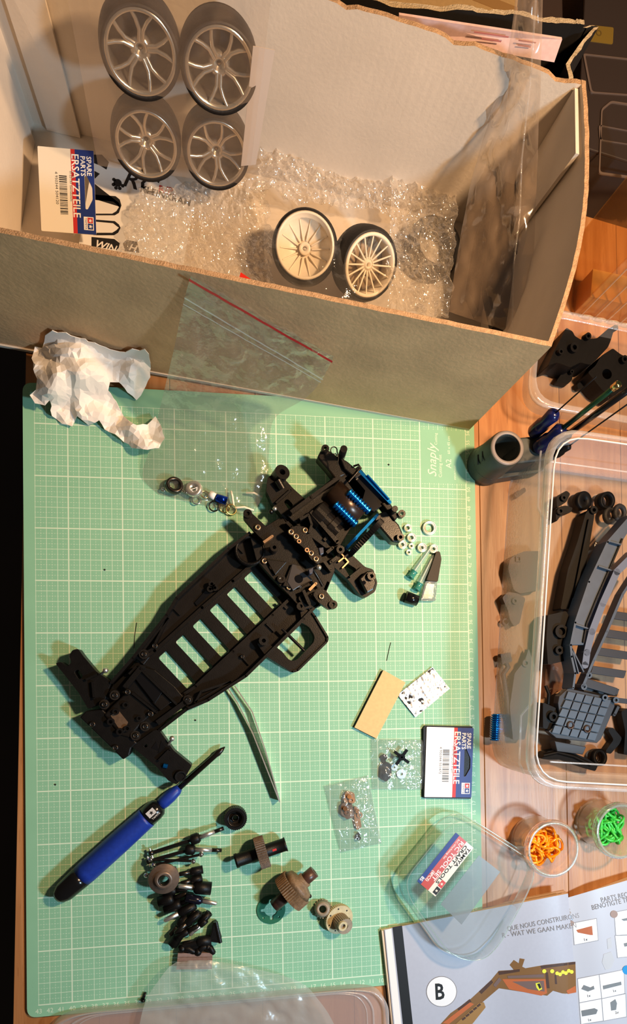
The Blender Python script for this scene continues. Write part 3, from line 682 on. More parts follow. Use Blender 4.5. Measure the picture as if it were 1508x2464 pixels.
for i, (x, y, r, m, lab) in enumerate(((473, 1204, .42, CHROME, 'chrome retaining clip below the bearing in the zip bag'), (493, 1190, .36, GOLD, 'pale brass ring right of the round bearing in the zip bag'), (515, 1218, .48, DSTEEL, 'dark steel ring under the blue spacer in the zip bag'), (540, 1222, .45, GOLD, 'brass ring right below the blue spacer in the zip bag'), (556, 1226, .5, GOLD, 'rightmost brass ring in the zip bag'), (392, 1178, .16, CHROME, 'tiny chrome ring at the far left of the zip bag'))):
    b = MB(); cpt = at(x, y, .3+.08*(i % 3)); u, w, d = frame((.2*math.sin(i*2), .3*math.cos(i), 1)); b.tube([cpt+u*r*math.cos(a)+w*r*math.sin(a) for a in [k*2*PI/22 for k in range(22)]], .075, 6, True)
    tag(b.build('small_ring', m), lab, 'ring')
for k, (x, y, dx, dy, lab) in enumerate(((566, 1222, 44, 6, 'long white plastic pin at the right end of the zip bag'), (562, 1216, -6, -34, 'short upright white plastic pin in the zip bag'), (592, 1186, 38, 10, 'bent white plastic pin near the left front suspension arm'))):
    b = MB(); b.tube([at(x, y, .45), at(x+dx*.5, y+dy*.5-5, .7), at(x+dx, y+dy, .45)], .11, 6); tag(b.build('white_pin', P('ivory_plastic', (240, 232, 205), .4)), lab, 'pin')
# ================================================================ the car chassis
ch = thing('car_chassis', 'black radio-control car chassis with blue aluminium motor mount lying across the mat', 'car chassis', tuple(at(480, 1480, 0)))
def part(nm, m=BLK, bev=0.0, fn=None):
    b = MB(); fn(b); return b.build(nm, m, ch, bevel=bev)
def poly(nm, pts, z0, z1, m=BLK, holes=(), bev=.06, r=0):
    q = pp(pts, z1); q = rounded(q, r, 3) if r else q
    b = MB(); b.prism(q, z0, z1, [rounded(pp(h, z1), .22, 3) for h in holes]); return b.build(nm, m, ch, bevel=bev)
slots = []
for k in range(6):
    ax, ay = 586-41.2*k, 1391.5+38.3*k
    slots.append([(ax, ay), (ax+21, ay-19), (ax+92, ay+60), (ax+71, ay+76)])
poly('floor_pan', [(612, 1345), (690, 1300), (790, 1390), (720, 1450), (700, 1437), (470, 1652), (385, 1745), (330, 1790), (240, 1700), (275, 1645), (330, 1590), (370, 1568)], .05, .45, BLK, slots, 0)
# left tray and walls
Lo = [(602, 1281), (550, 1320), (424, 1440), (400, 1481), (320, 1583), (268, 1642)]
Li = [(616, 1350), (560, 1398), (486, 1462), (372, 1566), (345, 1585), (300, 1650)]
poly('left_tray', [(612, 1285), (550, 1325), (428, 1442), (405, 1483), (325, 1583), (345, 1600), (372, 1566), (486, 1462), (560, 1398), (616, 1350)], .05, .7, BLK2)
def ribline(nm, pts, w, z0, z1, m=BLK):
    b = MB()
    for a, c in zip(pts[:-1], pts[1:]): b.bar(at(*a, z1), at(*c, z1), w, z0, z1); b.cyl(at(*c, z1)*1.0-V(0, 0, z1-z0), at(*c, z1), w/2, n=8)
    return b.build(nm, m, ch)
ribline('outer_wall', Lo, .28, .05, 2.1); ribline('inner_rail', Li[:5], .3, .05, 1.25, BLK2)
Ro = [(790, 1400), (768, 1450), (730, 1489), (640, 1579), (592, 1626), (500, 1685), (450, 1706), (384, 1757)]
Ri = [(700, 1438), (655, 1480), (560, 1568), (470, 1652), (440, 1672)]
poly('right_tray', [(700, 1440), (780, 1400), (768, 1448), (728, 1487), (638, 1577), (590, 1623), (500, 1682), (450, 1703), (430, 1690), (470, 1652), (560, 1568), (655, 1480)], .05, .7, BLK2)
ribline('outer_wall', Ro, .28, .05, 1.9); ribline('inner_rail', Ri, .3, .05, 1.3, BLK2)
# triangular braces and tray details
for tri in ([(404, 1486), (332, 1580), (366, 1562), (402, 1500)], [(556, 1640), (470, 1690), (484, 1664), (548, 1636)]): ribline('brace', [tri[0], tri[1], tri[2], tri[0]], .22, .5, 1.6)
for a, c in (((434, 1480), (412, 1458)), ((585, 1330), (566, 1310)), ((600, 1600), (580, 1578)), ((660, 1520), (640, 1500)), ((690, 1465), (672, 1448))): ribline('tray_rib', [a, c], .14, .6, 1.0)
for x, y in ((510, 1408), (506, 1420), (517, 1417)): part('post', BLK, 0, lambda b: b.ring(at(x, y, .7), (0, 0, 1), .32, .15, .8, 14))
b = MB(); b.prism(pp([(468, 1450), (500, 1415), (512, 1424), (486, 1448), (474, 1458)], .9), .7, .9); b.build('dark_pad', BLKG, ch)
# battery hold-down frame with rod
poly('battery_frame', [(722, 1466), (740, 1456), (760, 1482), (791, 1533), (789, 1545), (717, 1616), (702, 1619), (640, 1580), (618, 1549), (624, 1538), (634, 1540), (652, 1554), (664, 1560), (726, 1500)], .35, 1.5, BLK2, [[(664, 1557), (724, 1497), (744, 1509), (757, 1531), (755, 1545), (718, 1585), (706, 1591), (694, 1587), (678, 1567)]], .1, .25)
ribline('frame_rim', [(740, 1458), (758, 1483), (788, 1533), (787, 1543), (716, 1613), (703, 1616), (642, 1578)], .16, 1.3, 1.75)
part('battery_rod', BLKG, 0, lambda b: b.tube([at(678, 1513, 1.7), at(732, 1566, 1.7)], .16, 8))
for x, y in ((633, 1543), (724, 1461)): part('frame_post', BLK, 0, lambda b: b.ring(at(x, y, 1.0), (0, 0, 1), .48, .2, 1.1, 16))
# screws
def screw(x, y, z, r=.30, m=BRASSY):
    c = at(x, y, z); b = MB(); b.lathe([(1e-3, .02), (r*.45, .02), (r*.5, .10), (r*.8, .10), (r, 0), (r, -.15), (1e-3, -.15)], c, (0, 0, 1), 16, close=False)
    o = b.build('screw', m, ch)
    b = MB(); a = random.uniform(0, 1.5)
    for k in (0, PI/2): b.bar(c+V(math.cos(a+k), math.sin(a+k), 0)*r*.48, c-V(math.cos(a+k), math.sin(a+k), 0)*r*.48, r*.22, c.z+.03, c.z+.108)
    b.build('cross_slot', INK, o)
for x, y, z in ((620, 1269, 3.1), (636, 1350, 2.05), (655, 1364, 2.05), (676, 1395, 2.05), (695, 1413, 2.05), (773, 1435, 3.0), (712, 1291, 3.6), (700, 1280, 3.6), (734, 1276, 3.6), (748, 1331, 3.6), (760, 1345, 3.6),
                (346, 1574, 1.9), (372, 1554, 1.6), (398, 1650, 1.2), (452, 1684, 1.9), (276, 1673, 2.4), (307, 1665, 2.6), (251, 1695, 2.6), (222, 1743, 2.2), (277, 1799, 2.2), (349, 1748, 2.4), (326, 1770, 2.4), (362, 1718, 2.6), (583, 1580, 1.0)):
    screw(x, y, z, .30 if z > 1.5 else .22, BRASSY if y < 1500 else DSTEEL)
for x, y, z in ((719, 1303, 3.6), (738, 1324, 3.6)): part('brass_bush', BRASSY, 0, lambda b: b.ring(at(x, y, z), (0, 0, 1), .22, .1, .15, 12))
# front deck
poly('front_deck', [(600, 1288), (645, 1262), (690, 1235), (735, 1240), (800, 1330), (806, 1372), (772, 1458), (726, 1468), (694, 1432), (655, 1392), (616, 1348)], .45, 1.9, BLK)
for tri in ([(640, 1345), (690, 1352), (662, 1384)], [(700, 1360), (680, 1410), (720, 1416), (750, 1398)]): poly('deck_rib', tri, 1.85, 2.3, BLK2, bev=.05)
poly('deck_dome', [(690, 1400), (702, 1356), (722, 1360), (752, 1396), (720, 1412), (704, 1422)], 1.85, 2.35, P('grey_black_plastic', (44, 43, 46), .35), bev=.08)
part('pivot_hole', BLKG, 0, lambda b: b.cyl(at(719, 1393, 2.2), at(719, 1393, 2.45), .4, n=18))
for x, y in ((676, 1395), (722, 1460), (727, 1441), (657, 1325), (812, 1330)): part('boss', BLK2, 0, lambda b: b.ring(at(x, y, 1.8), (0, 0, 1), .4, .18, .5 if y > 1380 else 1.6, 16))
part('wheel_well', BLK, 0, lambda b: b.lathe([(1.5, 0), (1.5, 1.3), (1.2, 1.3), (1.2, 0)], at(600, 1330, .6), (0, 0, 1), 28))
# steering levers
for pts, eye in (([(588, 1232), (604, 1233), (650, 1276), (655, 1292), (640, 1306), (620, 1288), (584, 1246)], (595, 1241)), ([(762, 1418), (782, 1418), (804, 1448), (804, 1462), (792, 1468), (764, 1448), (752, 1430)], (798, 1457))):
    poly('steering_lever', pts, 2.2, 2.9, BLK2, bev=.12, r=.25)
    part('lever_eye', BLK2, 0, lambda b: b.ring(at(*eye, 2.3), (0, 0, 1), .42, .2, .85, 18))
ribline('lever_plate', [(634, 1305), (655, 1290)], .25, 2.4, 3.4, BRASSY); ribline('lever_plate', [(744, 1420), (760, 1404)], .25, 2.4, 3.3, BRASSY)
# bulkhead bar with screws
poly('bulkhead_bar', [(694, 1274), (712, 1264), (736, 1268), (748, 1290), (764, 1320), (776, 1344), (764, 1358), (748, 1346), (730, 1318), (708, 1300)], 1.8, 3.55, BLK2, bev=.1, r=.2)
poly('gear_case', [(690, 1240), (742, 1196), (800, 1150), (838, 1130), (880, 1180), (862, 1240), (818, 1314), (784, 1320), (744, 1290), (712, 1262)], .5, 2.6, BLK)
ribline('case_wall', [(700, 1232), (748, 1196), (816, 1148)], .35, 1.5, 3.6, BLK2); ribline('case_wall', [(748, 1230), (812, 1304)], .4, 2.0, 3.5, BLK2); ribline('case_wall', [(722, 1250), (742, 1238), (750, 1262), (744, 1280)], .22, 2, 3.9)
ax = (at(889, 1233, 3.2)-at(838, 1183, 3.2)).normalized()
# motor can and ribbed blue posts
c = at(838, 1222, 2.4); part('motor', P('brown_black_metal', (58, 44, 36), .28, .5), 0, lambda b: b.cyl(c-ax*2.3, c+ax*1.5, 1.35, n=28))
c2 = at(786, 1258, 2.4); part('gear_cover', BLK2, 0, lambda b: b.lathe([(1e-3, -1.6), (1.3, -1.6), (1.35, -1.5), (1.35, -.4), (1.15, -.35), (1.15, .3), (1.3, .35), (1.3, 1.0), (.8, 1.05), (.8, 1.5), (1e-3, 1.5)], c2, ax, 24, close=False, sm=False))
for a, e in (((838, 1182), (889, 1233)), ((805, 1212), (857, 1264))):
    p, q = at(*a, 3.9), at(*e, 3.6); d = (q-p); L = d.length; prof = [(1e-3, 0)]
    n = 9
    for k in range(n): prof += [(.30, L*k/n), (.42, L*(k+.25)/n), (.42, L*(k+.6)/n), (.30, L*(k+.85)/n)]
    prof.append((1e-3, L)); part('ribbed_blue_post', BLUE_AL, 0, lambda b: b.lathe(prof, p, d, 16, close=False, sm=False))
# blue motor plate and spur gear
g = at(872, 1286, 2.5)
part('spur_gear', BLK, 0, lambda b: b.gear(g+ax*.18, ax, 2.35, .5, .55, 56, .12))
sd = V(-ax.y, ax.x, 0)
M = align(g-ax*.25, sd, V(0, 0, 1))
b = MB(); b.prism(rounded([V(-2.3, -1.6), V(2.3, -1.6), V(2.35, .9), V(1.6, 1.75), V(-1.6, 1.75), V(-2.35, .9)], .4, 4), -.14, .14); b.xf(M).build('blue_motor_plate', BLUE_AL, ch, bevel=.05)
# front box, blue top plate
poly('front_box', [(826, 1150), (862, 1120), (934, 1206), (900, 1232), (880, 1226)], .6, 2.6, BLKG, bev=.1)
ribline('blue_top_plate', [(864, 1132), (938, 1208)], .32, 2.2, 3.2, BLUE_AL); ribline('blue_edge', [(884, 1142), (936, 1200)], .12, 3.0, 3.5, BLUE_AL)
# bumper blocks
poly('bumper_block', [(763, 1100), (772, 1082), (786, 1080), (816, 1100), (846, 1132), (836, 1142), (806, 1152), (786, 1126)], 1.2, 2.7, BLK2, bev=.15)
poly('bumper_block', [(906, 1238), (928, 1228), (960, 1262), (972, 1290), (962, 1306), (944, 1304), (920, 1276), (900, 1252)], 1.0, 2.5, BLK2, bev=.15)
poly('bumper_arm', [(816, 1098), (836, 1110), (872, 1140), (856, 1152), (828, 1128)], 1.5, 3.2, BLK, bev=.12)
poly('bumper_arm', [(916, 1210), (934, 1204), (960, 1240), (950, 1254)], 1.2, 2.8, BLK, bev=.12)
for x, y, z in ((780, 1085, 2.6), (962, 1240, 2.4), (959, 1296, 2.3)): part('eyelet', BLK2, 0, lambda b: b.ring(at(x, y, z), (0, 0, 1), .38, .18, .7, 16))
part('body_post', BLK2, 0, lambda b: b.cyl(at(818, 1108, 1.5), at(827, 1080, 5.0), .40, .34, 14)); part('body_post', BLK2, 0, lambda b: b.cyl(at(936, 1238, 1.5), at(950, 1224, 4.2), .36, .3, 14))
part('body_clip', DSTEEL, 0, lambda b: b.tube([at(810, 1096, 4.2)]+[at(803+8*math.cos(a), 1084+9*math.sin(a), 4.4) for a in [1.0+k*.5 for k in range(12)]]+[at(814, 1102, 4.2), at(812, 1118, 4.0)], .06, 5))
part('bumper_clip', DSTEEL, 0, lambda b: b.tube([at(850, 1122, 3.4), at(862, 1118, 3.6), at(868, 1126, 3.5), at(856, 1140, 3.4), at(838, 1160, 3.3)], .12, 6))
# suspension arms, front
poly('suspension_arm', [(644, 1148), (660, 1139), (676, 1143), (706, 1176), (742, 1208), (730, 1236), (690, 1258), (676, 1238), (654, 1210), (640, 1180)], .6, 2.0, BLK, [[(682, 1206), (692, 1200), (706, 1216), (694, 1226)]], .12, .2)
ribline('arm_rib', [(664, 1210), (700, 1178)], .2, 1.9, 2.4); ribline('arm_rib', [(704, 1240), (736, 1212)], .2, 1.9, 2.4)
part('arm_knuckle', BLK2, 0, lambda b: b.ring(at(667, 1152, 1.4), (.3, .2, 1), .75, .3, 1.4, 20)); part('arm_link', BLK2, 0, lambda b: b.tube([at(668, 1155, 2.6), at(680, 1176, 2.4)], .4, 8))
part('ball_stud', STEEL, 0, lambda b: b.ball(at(661, 1224, 1.9), .24, 12)); part('ball_stud', DSTEEL, 0, lambda b: b.ball(at(652, 1231, 1.6), .26, 12)); part('stud_pin', DSTEEL, 0, lambda b: b.tube([at(652, 1231, 1.6), at(672, 1218, 1.7)], .14, 6))
poly('suspension_arm', [(812, 1336), (836, 1322), (848, 1336), (878, 1364), (898, 1370), (908, 1402), (902, 1424), (880, 1438), (864, 1430), (836, 1394), (800, 1362)], .5, 1.7, BLK, [[(826, 1362), (836, 1356), (858, 1370), (842, 1388)]], .12, .2)
ribline('arm_rib', [(814, 1352), (842, 1330)], .14, 1.6, 2.1, BRASSY); ribline('arm_rib', [(820, 1330), (838, 1352), (824, 1366)], .14, 1.6, 2.1, BRASSY); ribline('arm_rib', [(842, 1388), (872, 1364)], .16, 1.6, 2.2)
poly('arm_end_block', [(864, 1392), (882, 1374), (896, 1372), (906, 1402), (900, 1418), (882, 1428)], 1.6, 2.6, BLK2, bev=.15)
part('arm_eyelet', BLK2, 0, lambda b: b.ring(at(891, 1388, 2.5), (0, 0, 1), .42, .2, .5, 16)); part('arm_hole', BLKG, 0, lambda b: b.cyl(at(875, 1402, 2.5), at(875, 1402, 2.66), .2, n=12))
# steering linkage near the bulkhead
part('link_hook', DSTEEL, 0, lambda b: b.tube([at(767, 1365, 3.6), at(752, 1370, 3.4), at(766, 1392, 3.0), at(776, 1410, 2.8)], .16, 7)); part('ball_stud', STEEL, 0, lambda b: b.ball(at(767, 1365, 3.7), .27, 12))
for q in ([(766, 1318), (778, 1316), (779, 1332), (770, 1336)], [(742, 1370), (754, 1364), (752, 1380), (744, 1382)]): poly('link_block', q, 2.4, 3.7, P('blue_grey_plastic', (58, 62, 76), .35), bev=.08)
for a, c in (((786, 1330), (800, 1318)), ((780, 1300), (790, 1288)), ((780, 1350), (796, 1372)), ((730, 1420), (744, 1452)), ((690, 1256), (702, 1268)), ((812, 1340), (796, 1352))): ribline('small_rib', [a, c], .3, 1.5, 2.9, BLK2)
# rear gearbox and arms
poly('rear_block', [(270, 1650), (300, 1622), (348, 1606), (372, 1612), (420, 1652), (440, 1676), (420, 1712), (384, 1752), (340, 1790), (300, 1800), (246, 1740), (240, 1700)], .4, 1.5, BLK)
poly('rear_skid', [(191, 1726), (206, 1711), (246, 1706), (330, 1788), (316, 1800), (311, 1818), (296, 1828)], .5, 2.1, BLK, bev=.12)
poly('gear_cover_plate', [(268, 1700), (308, 1662), (346, 1690), (368, 1716), (336, 1746), (312, 1776), (290, 1770), (250, 1720)], 1.5, 2.3, BLK2, bev=.15)
poly('cover_window', [(266, 1722), (284, 1708), (308, 1738), (298, 1762), (290, 1760)], 2.28, 2.36, P('worn_brown_plastic', (92, 72, 54), .5, var=.3), bev=0)
for x, y, r in ((280, 1712, .3), (268, 1736, .34), (290, 1760, .34), (308, 1752, .3), (304, 1696, .3), (336, 1728, .25)): part('cover_boss', BLK, 0, lambda b: b.ring(at(x, y, 2.2), (0, 0, 1), r, r*.5, .45, 14))
poly('servo_bay', [(318, 1624), (336, 1608), (392, 1664), (372, 1694)], 1.5, 1.9, BLKG, bev=.05); poly('bay_plate', [(366, 1690), (392, 1668), (412, 1690), (386, 1710)], 1.5, 1.85, BLK2, bev=.05)
ribline('bay_wall', [(310, 1622), (330, 1602), (424, 1694)], .2, 1.4, 2.2); ribline('bay_wall', [(318, 1668), (376, 1714)], .2, 1.4, 2.6); ribline('side_beam', [(300, 1655), (340, 1606)], .5, .5, 2.4, BLK); ribline('side_beam', [(378, 1740), (446, 1690)], .5, .5, 2.3, BLK)
for x, y in ((346, 1574), (452, 1684), (276, 1673), (251, 1695), (349, 1748), (326, 1770)): part('screw_post', BLK2, 0, lambda b: b.cyl(at(x, y, .5)*1.0, at(x, y, 1.85 if y < 1600 or x > 400 else 2.35), .46, n=16))
poly('suspension_arm', [(133, 1596), (146, 1592), (162, 1604), (172, 1594), (166, 1578), (174, 1564), (188, 1561), (200, 1578), (232, 1616), (268, 1640), (250, 1690), (212, 1706), (190, 1668), (152, 1620)], .5, 1.9, BLK, [[(178, 1616), (188, 1610), (200, 1628), (190, 1636)]], .12, .18)
poly('suspension_arm', [(316, 1796), (372, 1756), (384, 1758), (418, 1806), (462, 1842), (448, 1866), (424, 1888), (404, 1878), (378, 1846)], .5, 1.9, BLK, [[(346, 1796), (353, 1789), (355, 1797), (348, 1799)]], .12, .18)
for q in ([(364, 1800), (376, 1784), (382, 1806)], [(380, 1812), (388, 1782), (404, 1806)]): poly('arm_pocket', q, 1.88, 1.95, BLKG, bev=0)
ribline('arm_rib', [(382, 1830), (408, 1804)], .22, 1.8, 2.3); ribline('arm_rib', [(206, 1636), (236, 1622)], .2, 1.8, 2.3); ribline('arm_rib', [(222, 1640), (226, 1680)], .2, 1.8, 2.3)
part('arm_bearing_seat', BLK2, 0, lambda b: b.ring(at(432, 1862, 1.5), (.25, -.3, 1), .55, .4, .6, 18))
part('blue_bush', BLUE_AL, 0, lambda b: b.tube([at(393, 1842, 2.0), at(403, 1844, 2.0)], .22, 10))
for a, c in (((254, 1613), (243, 1622)), ((414, 1777), (405, 1792))): part('ball_stud', STEEL, 0, lambda b: (b.ball(at(*a, 2.4), .26, 12), b.tube([at(*a, 2.4), at(*c, 1.8)], .13, 6)))
# ================================================================ screwdriver
def axis_thing(nm, label, cat, p, q, secs, mats=None, group=None):
    """secs: (part name, material, profile of (t along axis 0..1, radius))"""
    t = thing(nm, label, cat, tuple(Vector(p)), group); p = Vector(p); d = Vector(q)-p; L = d.length
    for pn, m, prof in secs:
        b = MB(); pr_ = [(1e-3, prof[0][0]*L)]+[(r, tt*L) for tt, r in prof]+[(1e-3, prof[-1][0]*L)]
        b.lathe(pr_, p, d, 28, close=False); b.build(pn, m, t)
    return t
p, q = at(143, 2156, 1.06), at(541, 1797, .55)
sd_ = axis_thing('screwdriver', 'large screwdriver with a blue grip and black ends on the mat', 'screwdriver', p, q, [
    ('handle_butt', BLKG, [(-.015, .45), (0, .75), (.03, .98), (.10, 1.05), (.135, 1.06)]), ('blue_grip', BLUEPL, [(.13, 1.07), (.16, 1.1), (.35, 1.1), (.50, 1.04), (.515, 1.04)]),
    ('black_collar', BLKG, [(.51, 1.02), (.56, 1.0), (.585, .9), (.60, .6)]), ('blue_ferrule', BLUEPL, [(.598, .55), (.62, .62), (.66, .62), (.70, .5), (.715, .34)]),
    ('shaft', P('dark_blade_steel', (52, 46, 44), .25, .8), [(.71, .27), (.94, .25), (.955, .31), (.98, .22), (1.0, .05)])])
d = (q-p).normalized(); c = p.lerp(q, .557)+V(0, 0, .99)
b = MB(); M = align(c, V(d.y, -d.x, 0), d); b.bx(-.42, .2, -.5, .35, 0, .02); b.xf(M).build('logo_plate', P('grey_print', (190, 190, 190), .5), sd_)
b = MB(); glyphs(b, 'TAMIYA', .26, M @ Matrix.Translation((.5, -.4, .0)) @ Matrix.Rotation(PI/2, 4, 'Z')); b.xf(Matrix.Identity(4)).build('lettering', WHITEP, sd_)
b = MB(); b.prism([((.22 if i % 2 else .1)*math.cos(i*PI/5), (.22 if i % 2 else .1)*math.sin(i*PI/5)) for i in range(10)], .021, .03); b.xf(M @ Matrix.Translation((-.1, -.05, 0))).build('logo_star', INK, sd_)
# ---------------------------------------------------------------- tweezers
tw = thing('tweezers', 'thin steel tweezers lying on the mat beside the chassis', 'tweezers', tuple(at(620, 1800, 0)))
for arm in ([(671, 1926), (650, 1872), (606, 1760), (570, 1690), (548, 1656)], [(671, 1926), (660, 1884), (636, 1800), (606, 1712), (564, 1650)]):
    b = MB(); n = len(arm)
    pts = [at(x, y, .12) for x, y in arm]; fine = [pts[0].lerp(pts[1], k/6) for k in range(6)]+[pts[1].lerp(pts[2], k/8) for k in range(8)]+[pts[2].lerp(pts[3], k/8) for k in range(8)]+[pts[3].lerp(pts[4], k/8) for k in range(9)]
    vs = []
    for i, w in enumerate(fine):
        dd = (fine[min(i+1, len(fine)-1)]-fine[max(i-1, 0)]).normalized(); nn = V(-dd.y, dd.x, 0)*.055; h = .95*(1-.8*(i/len(fine))**1.6)
        zc = .55; vs += [V(*(w-nn).xy, zc-h/2), V(*(w+nn).xy, zc-h/2), V(*(w+nn).xy, zc+h/2), V(*(w-nn).xy, zc+h/2)]
    fs = [(4*i+k, 4*i+(k+1) % 4, 4*i+4+(k+1) % 4, 4*i+4+k) for i in range(len(fine)-1) for k in range(4)]
    m = len(vs)-4; b.add(vs, fs+[(3, 2, 1, 0), (m, m+1, m+2, m+3)]); b.build('arm', STEEL, tw)
# ================================================================ loose gears
t = thing('drive_pulley', 'black toothed pulley standing alone right of the screwdriver', 'pulley', tuple(at(566, 1966, 0)))
c = at(566, 1964, 0); MB().gear(c, (0, 0, 1), 1.12, .75, 1.25, 36, .08).build('toothed_rim', BLK, t)
MB().lathe([(.28, .1), (.8, .1), (.8, 1.25), (.7, 1.25), (.6, .6), (.34, .55), (.34, .9), (.28, .9)], c, (0, 0, 1), 28).build('hub', BLK2, t)
t = thing('gear_shaft', 'black drive shaft with a grey-brown toothed gear around its middle', 'gear shaft', tuple(at(628, 2054, 0)))
p, q = at(566, 2072, 1.3), at(688, 2031, 1.3); d = q-p; L = d.length
for nm, a, e in (('outdrive', 0, .47), ('outdrive', .56, 1.0)):
    MB().lathe([(.3, a*L), (.70, a*L), (.70, a*L+.25), (.64, a*L+.3), (.64, e*L-.2), (.72, e*L), (.3, e*L)], p, d, 24).build(nm, BLK, t)
MB().gear(p+d.normalized()*(.43*L), d, 1.55, .5, .95, 44, .09).build('gear', P('worn_gear_plastic', (104, 90, 78), .55, var=.35, vscale=2, bump=.3), t)
b = MB(); b.bx(-.2, .2, -.1, .1, 0, .02); b.xf(align(p.lerp(q, .76)+V(0, 0, .64), d, V(-d.y, d.x, 0))).build('red_mark', REDINK, t)
t = thing('gear_differential', 'brown gear differential with two outdrives on the mat', 'differential', tuple(at(705, 2137, 0)))
p, q = at(659, 2180, 1.5), at(756, 2097, 1.9); d = q-p; L = d.length; BRN = P('brown_outdrive', (78, 52, 42), .35, var=.2)
for a, e in ((0, .34), (.68, 1.0)):
    MB().lathe([(.22, a*L), (.6, a*L), (.6, e*L), (.22, e*L)], p, d, 24).build('outdrive', BRN, t)
GB = P('tan_gear_plastic', (128, 104, 78), .5, var=.4, vscale=1.6, bump=.35, bscale=4)
dn_ = d.normalized()
MB().gear(p+dn_*(.33*L), d, 1.9, .4, 1.15, 48, .09).build('ring_gear', GB, t)
MB().lathe([(.4, .33*L+1.15), (1.75, .33*L+1.15), (1.5, .33*L+1.7), (.75, .33*L+1.95), (.75, .33*L+2.3), (.4, .33*L+2.3)], p, d, 28).build('case', GB, t)
for a in (.3, 1.9): 
    u, w, _ = frame(d); MB().ball(p+dn_*(.33*L+1.6)+(u*math.cos(a+2)+w*math.sin(a+2))*1.5, .2, 8).build('case_screw', BLK, t)
t = thing('gear_gasket', 'flat green ring gasket with four notches under the brown differential', 'gasket', tuple(at(652, 2189, 0)))
c = at(652, 2189, .1); hole = []
for i in range(48):
    a = 2*PI*i/48; r = 1.02 if min(abs((a-k*PI/2+PI) % (2*PI)-PI) for k in range(4)) < .14 else .66; hole.append(V(c.x+r*math.cos(a+.05), c.y+r*math.sin(a+.05)))
sm = [circ((c.x+1.08*math.cos(a), c.y+1.08*math.sin(a)), .1, 8) for a in (PI/4, 3*PI/4, 5*PI/4, 7*PI/4)]
MB().prism(circ(c, 1.42, 48), .02, .1, [hole]+sm).build('ring', P('dark_green_gasket', (38, 104, 78), .4), t)
IV = P('ivory_gear_plastic', (196, 184, 146), .45, var=.15); IV2 = P('grey_ivory_plastic', (150, 138, 120), .45, var=.2)
t = thing('small_cone_gear', 'small grey-ivory cone-shaped gear left of the cream gear', 'gear', tuple(at(776, 2184, 0)))
MB().gear(at(776, 2186, 0), (-.15, .3, 1), .95, .35, .5, 20, .14).build('teeth', IV2, t); MB().lathe([(.35, .4), (.85, .45), (.62, 1.2), (.35, 1.2)], at(776, 2186, 0), (-.15, .3, 1), 24).build('hub', IV2, t)
t = thing('cream_gear', 'cream plastic spur gear with a smaller raised hub gear', 'gear', tuple(at(812, 2212, 0)))
gc = at(813, 2210, .45); ax2 = V(.28, -.15, 1)
MB().gear(gc-V(0, 0, .2), ax2, 1.5, .3, .45, 52, .06).build('disc_gear', IV, t); MB().gear(gc+V(.12, -.1, .2), ax2, .82, .3, 1.3, 26, .07).build('hub_gear', IV2, t)
MB().ring(gc+V(.12, -.1, 1.5), ax2, .48, .26, .25, 20).build('boss', IV, t)
u, w, dd = frame(ax2)
for k in range(7): MB().cyl(gc+(u*math.cos(k*.9)+w*math.sin(k*.9))*1.15+dd*.2, gc+(u*math.cos(k*.9)+w*math.sin(k*.9))*1.15+dd*.275, .09, n=8).build('hole', INK, t)
# ---------------------------------------------------------------- bearings
brg = [(979, 1272, .40, .20, 'small thin bearing nearest the bumper block'), (988, 1295, .48, .2, 'medium bearing below the thin small bearing'), (1031, 1272, .74, .45, 'largest bearing ring lying apart on the mat'), (988, 1315, .30, .12, 'upper of the two tiny bearings'), (982, 1330, .30, .12, 'lower of the two tiny bearings'), (1013, 1319, .5, .16, 'medium bearing touching the clear needle cap'), (1041, 1322, .48, .16, 'bearing half hidden by the clear needle cap tip'), (966, 1312, .46, .18, 'bearing tucked under the bumper block corner')]
for x, y, ro, ri, lab in brg:
    t = thing('ball_bearing', lab, 'bearing', tuple(at(x, y, 0)), 'ball bearings beside the chassis'); c = at(x, y, 0); h = .38 if ro > .35 else .28
    MB().lathe([(ro*.80, 0), (ro*.97, 0), (ro, .03), (ro, h-.03), (ro*.97, h), (ro*.82, h)], c, (0, 0, 1), 28).build('outer_ring', STEEL, t)
    MB().lathe([(ri+(ro-ri)*.3, .03), (ro*.82, .03), (ro*.82, h-.05), (ri+(ro-ri)*.3, h-.05)], c, (0, 0, 1), 28).build('shield', P('brushed_shield', (220, 208, 185), .3, .9), t)
    MB().lathe([(ri, 0), (ri+(ro-ri)*.33, 0), (ri+(ro-ri)*.33, h), (ri, h)], c, (0, 0, 1), 24).build('inner_ring', STEEL, t)
# ---------------------------------------------------------------- needle caps and black caps
TEAL = film('teal_plastic', tint=(150, 215, 205), body=.55, bodycol=(70, 160, 145), bump=0, edge=.2, rough=.2)
CAPC = film('clear_cap', tint=(238, 246, 242), body=.16, bodycol=(220, 235, 228), bump=0, edge=.5, rough=.12)
for a, e, lab in (((986, 1390), (1041, 1310), 'upper clear needle cap with a teal base'), ((1001, 1420), (1043, 1336), 'lower clear needle cap with a teal base')):
    t = thing('needle_cap', lab, 'needle cap', tuple(at(*a, 0)), 'clear needle caps on the mat'); p = at(*a, .42); q = at(*e, .3); d = q-p; L = d.length
    MB().lathe([(.2, 0), (.42, 0), (.42, .12), (.36, .16), (.36, .75), (.42, .8), (.2, .8)], p, d, 16).build('teal_base', TEAL, t)
    MB().lathe([(.34, .8), (.30, 1.4), (.2, L-.3), (.1, L), (1e-3, L)], p, d, 16, close=False).build('clear_tube', CAPC, t)
    MB().tube([p+d*.2, p+d*.9], .07, 6).build('needle', P('pale_needle', (235, 235, 225), .3), t)
t = thing('black_nozzle', 'black wedge-shaped nozzle with a clear wrapped end', 'nozzle', tuple(at(1042, 1390, 0)))
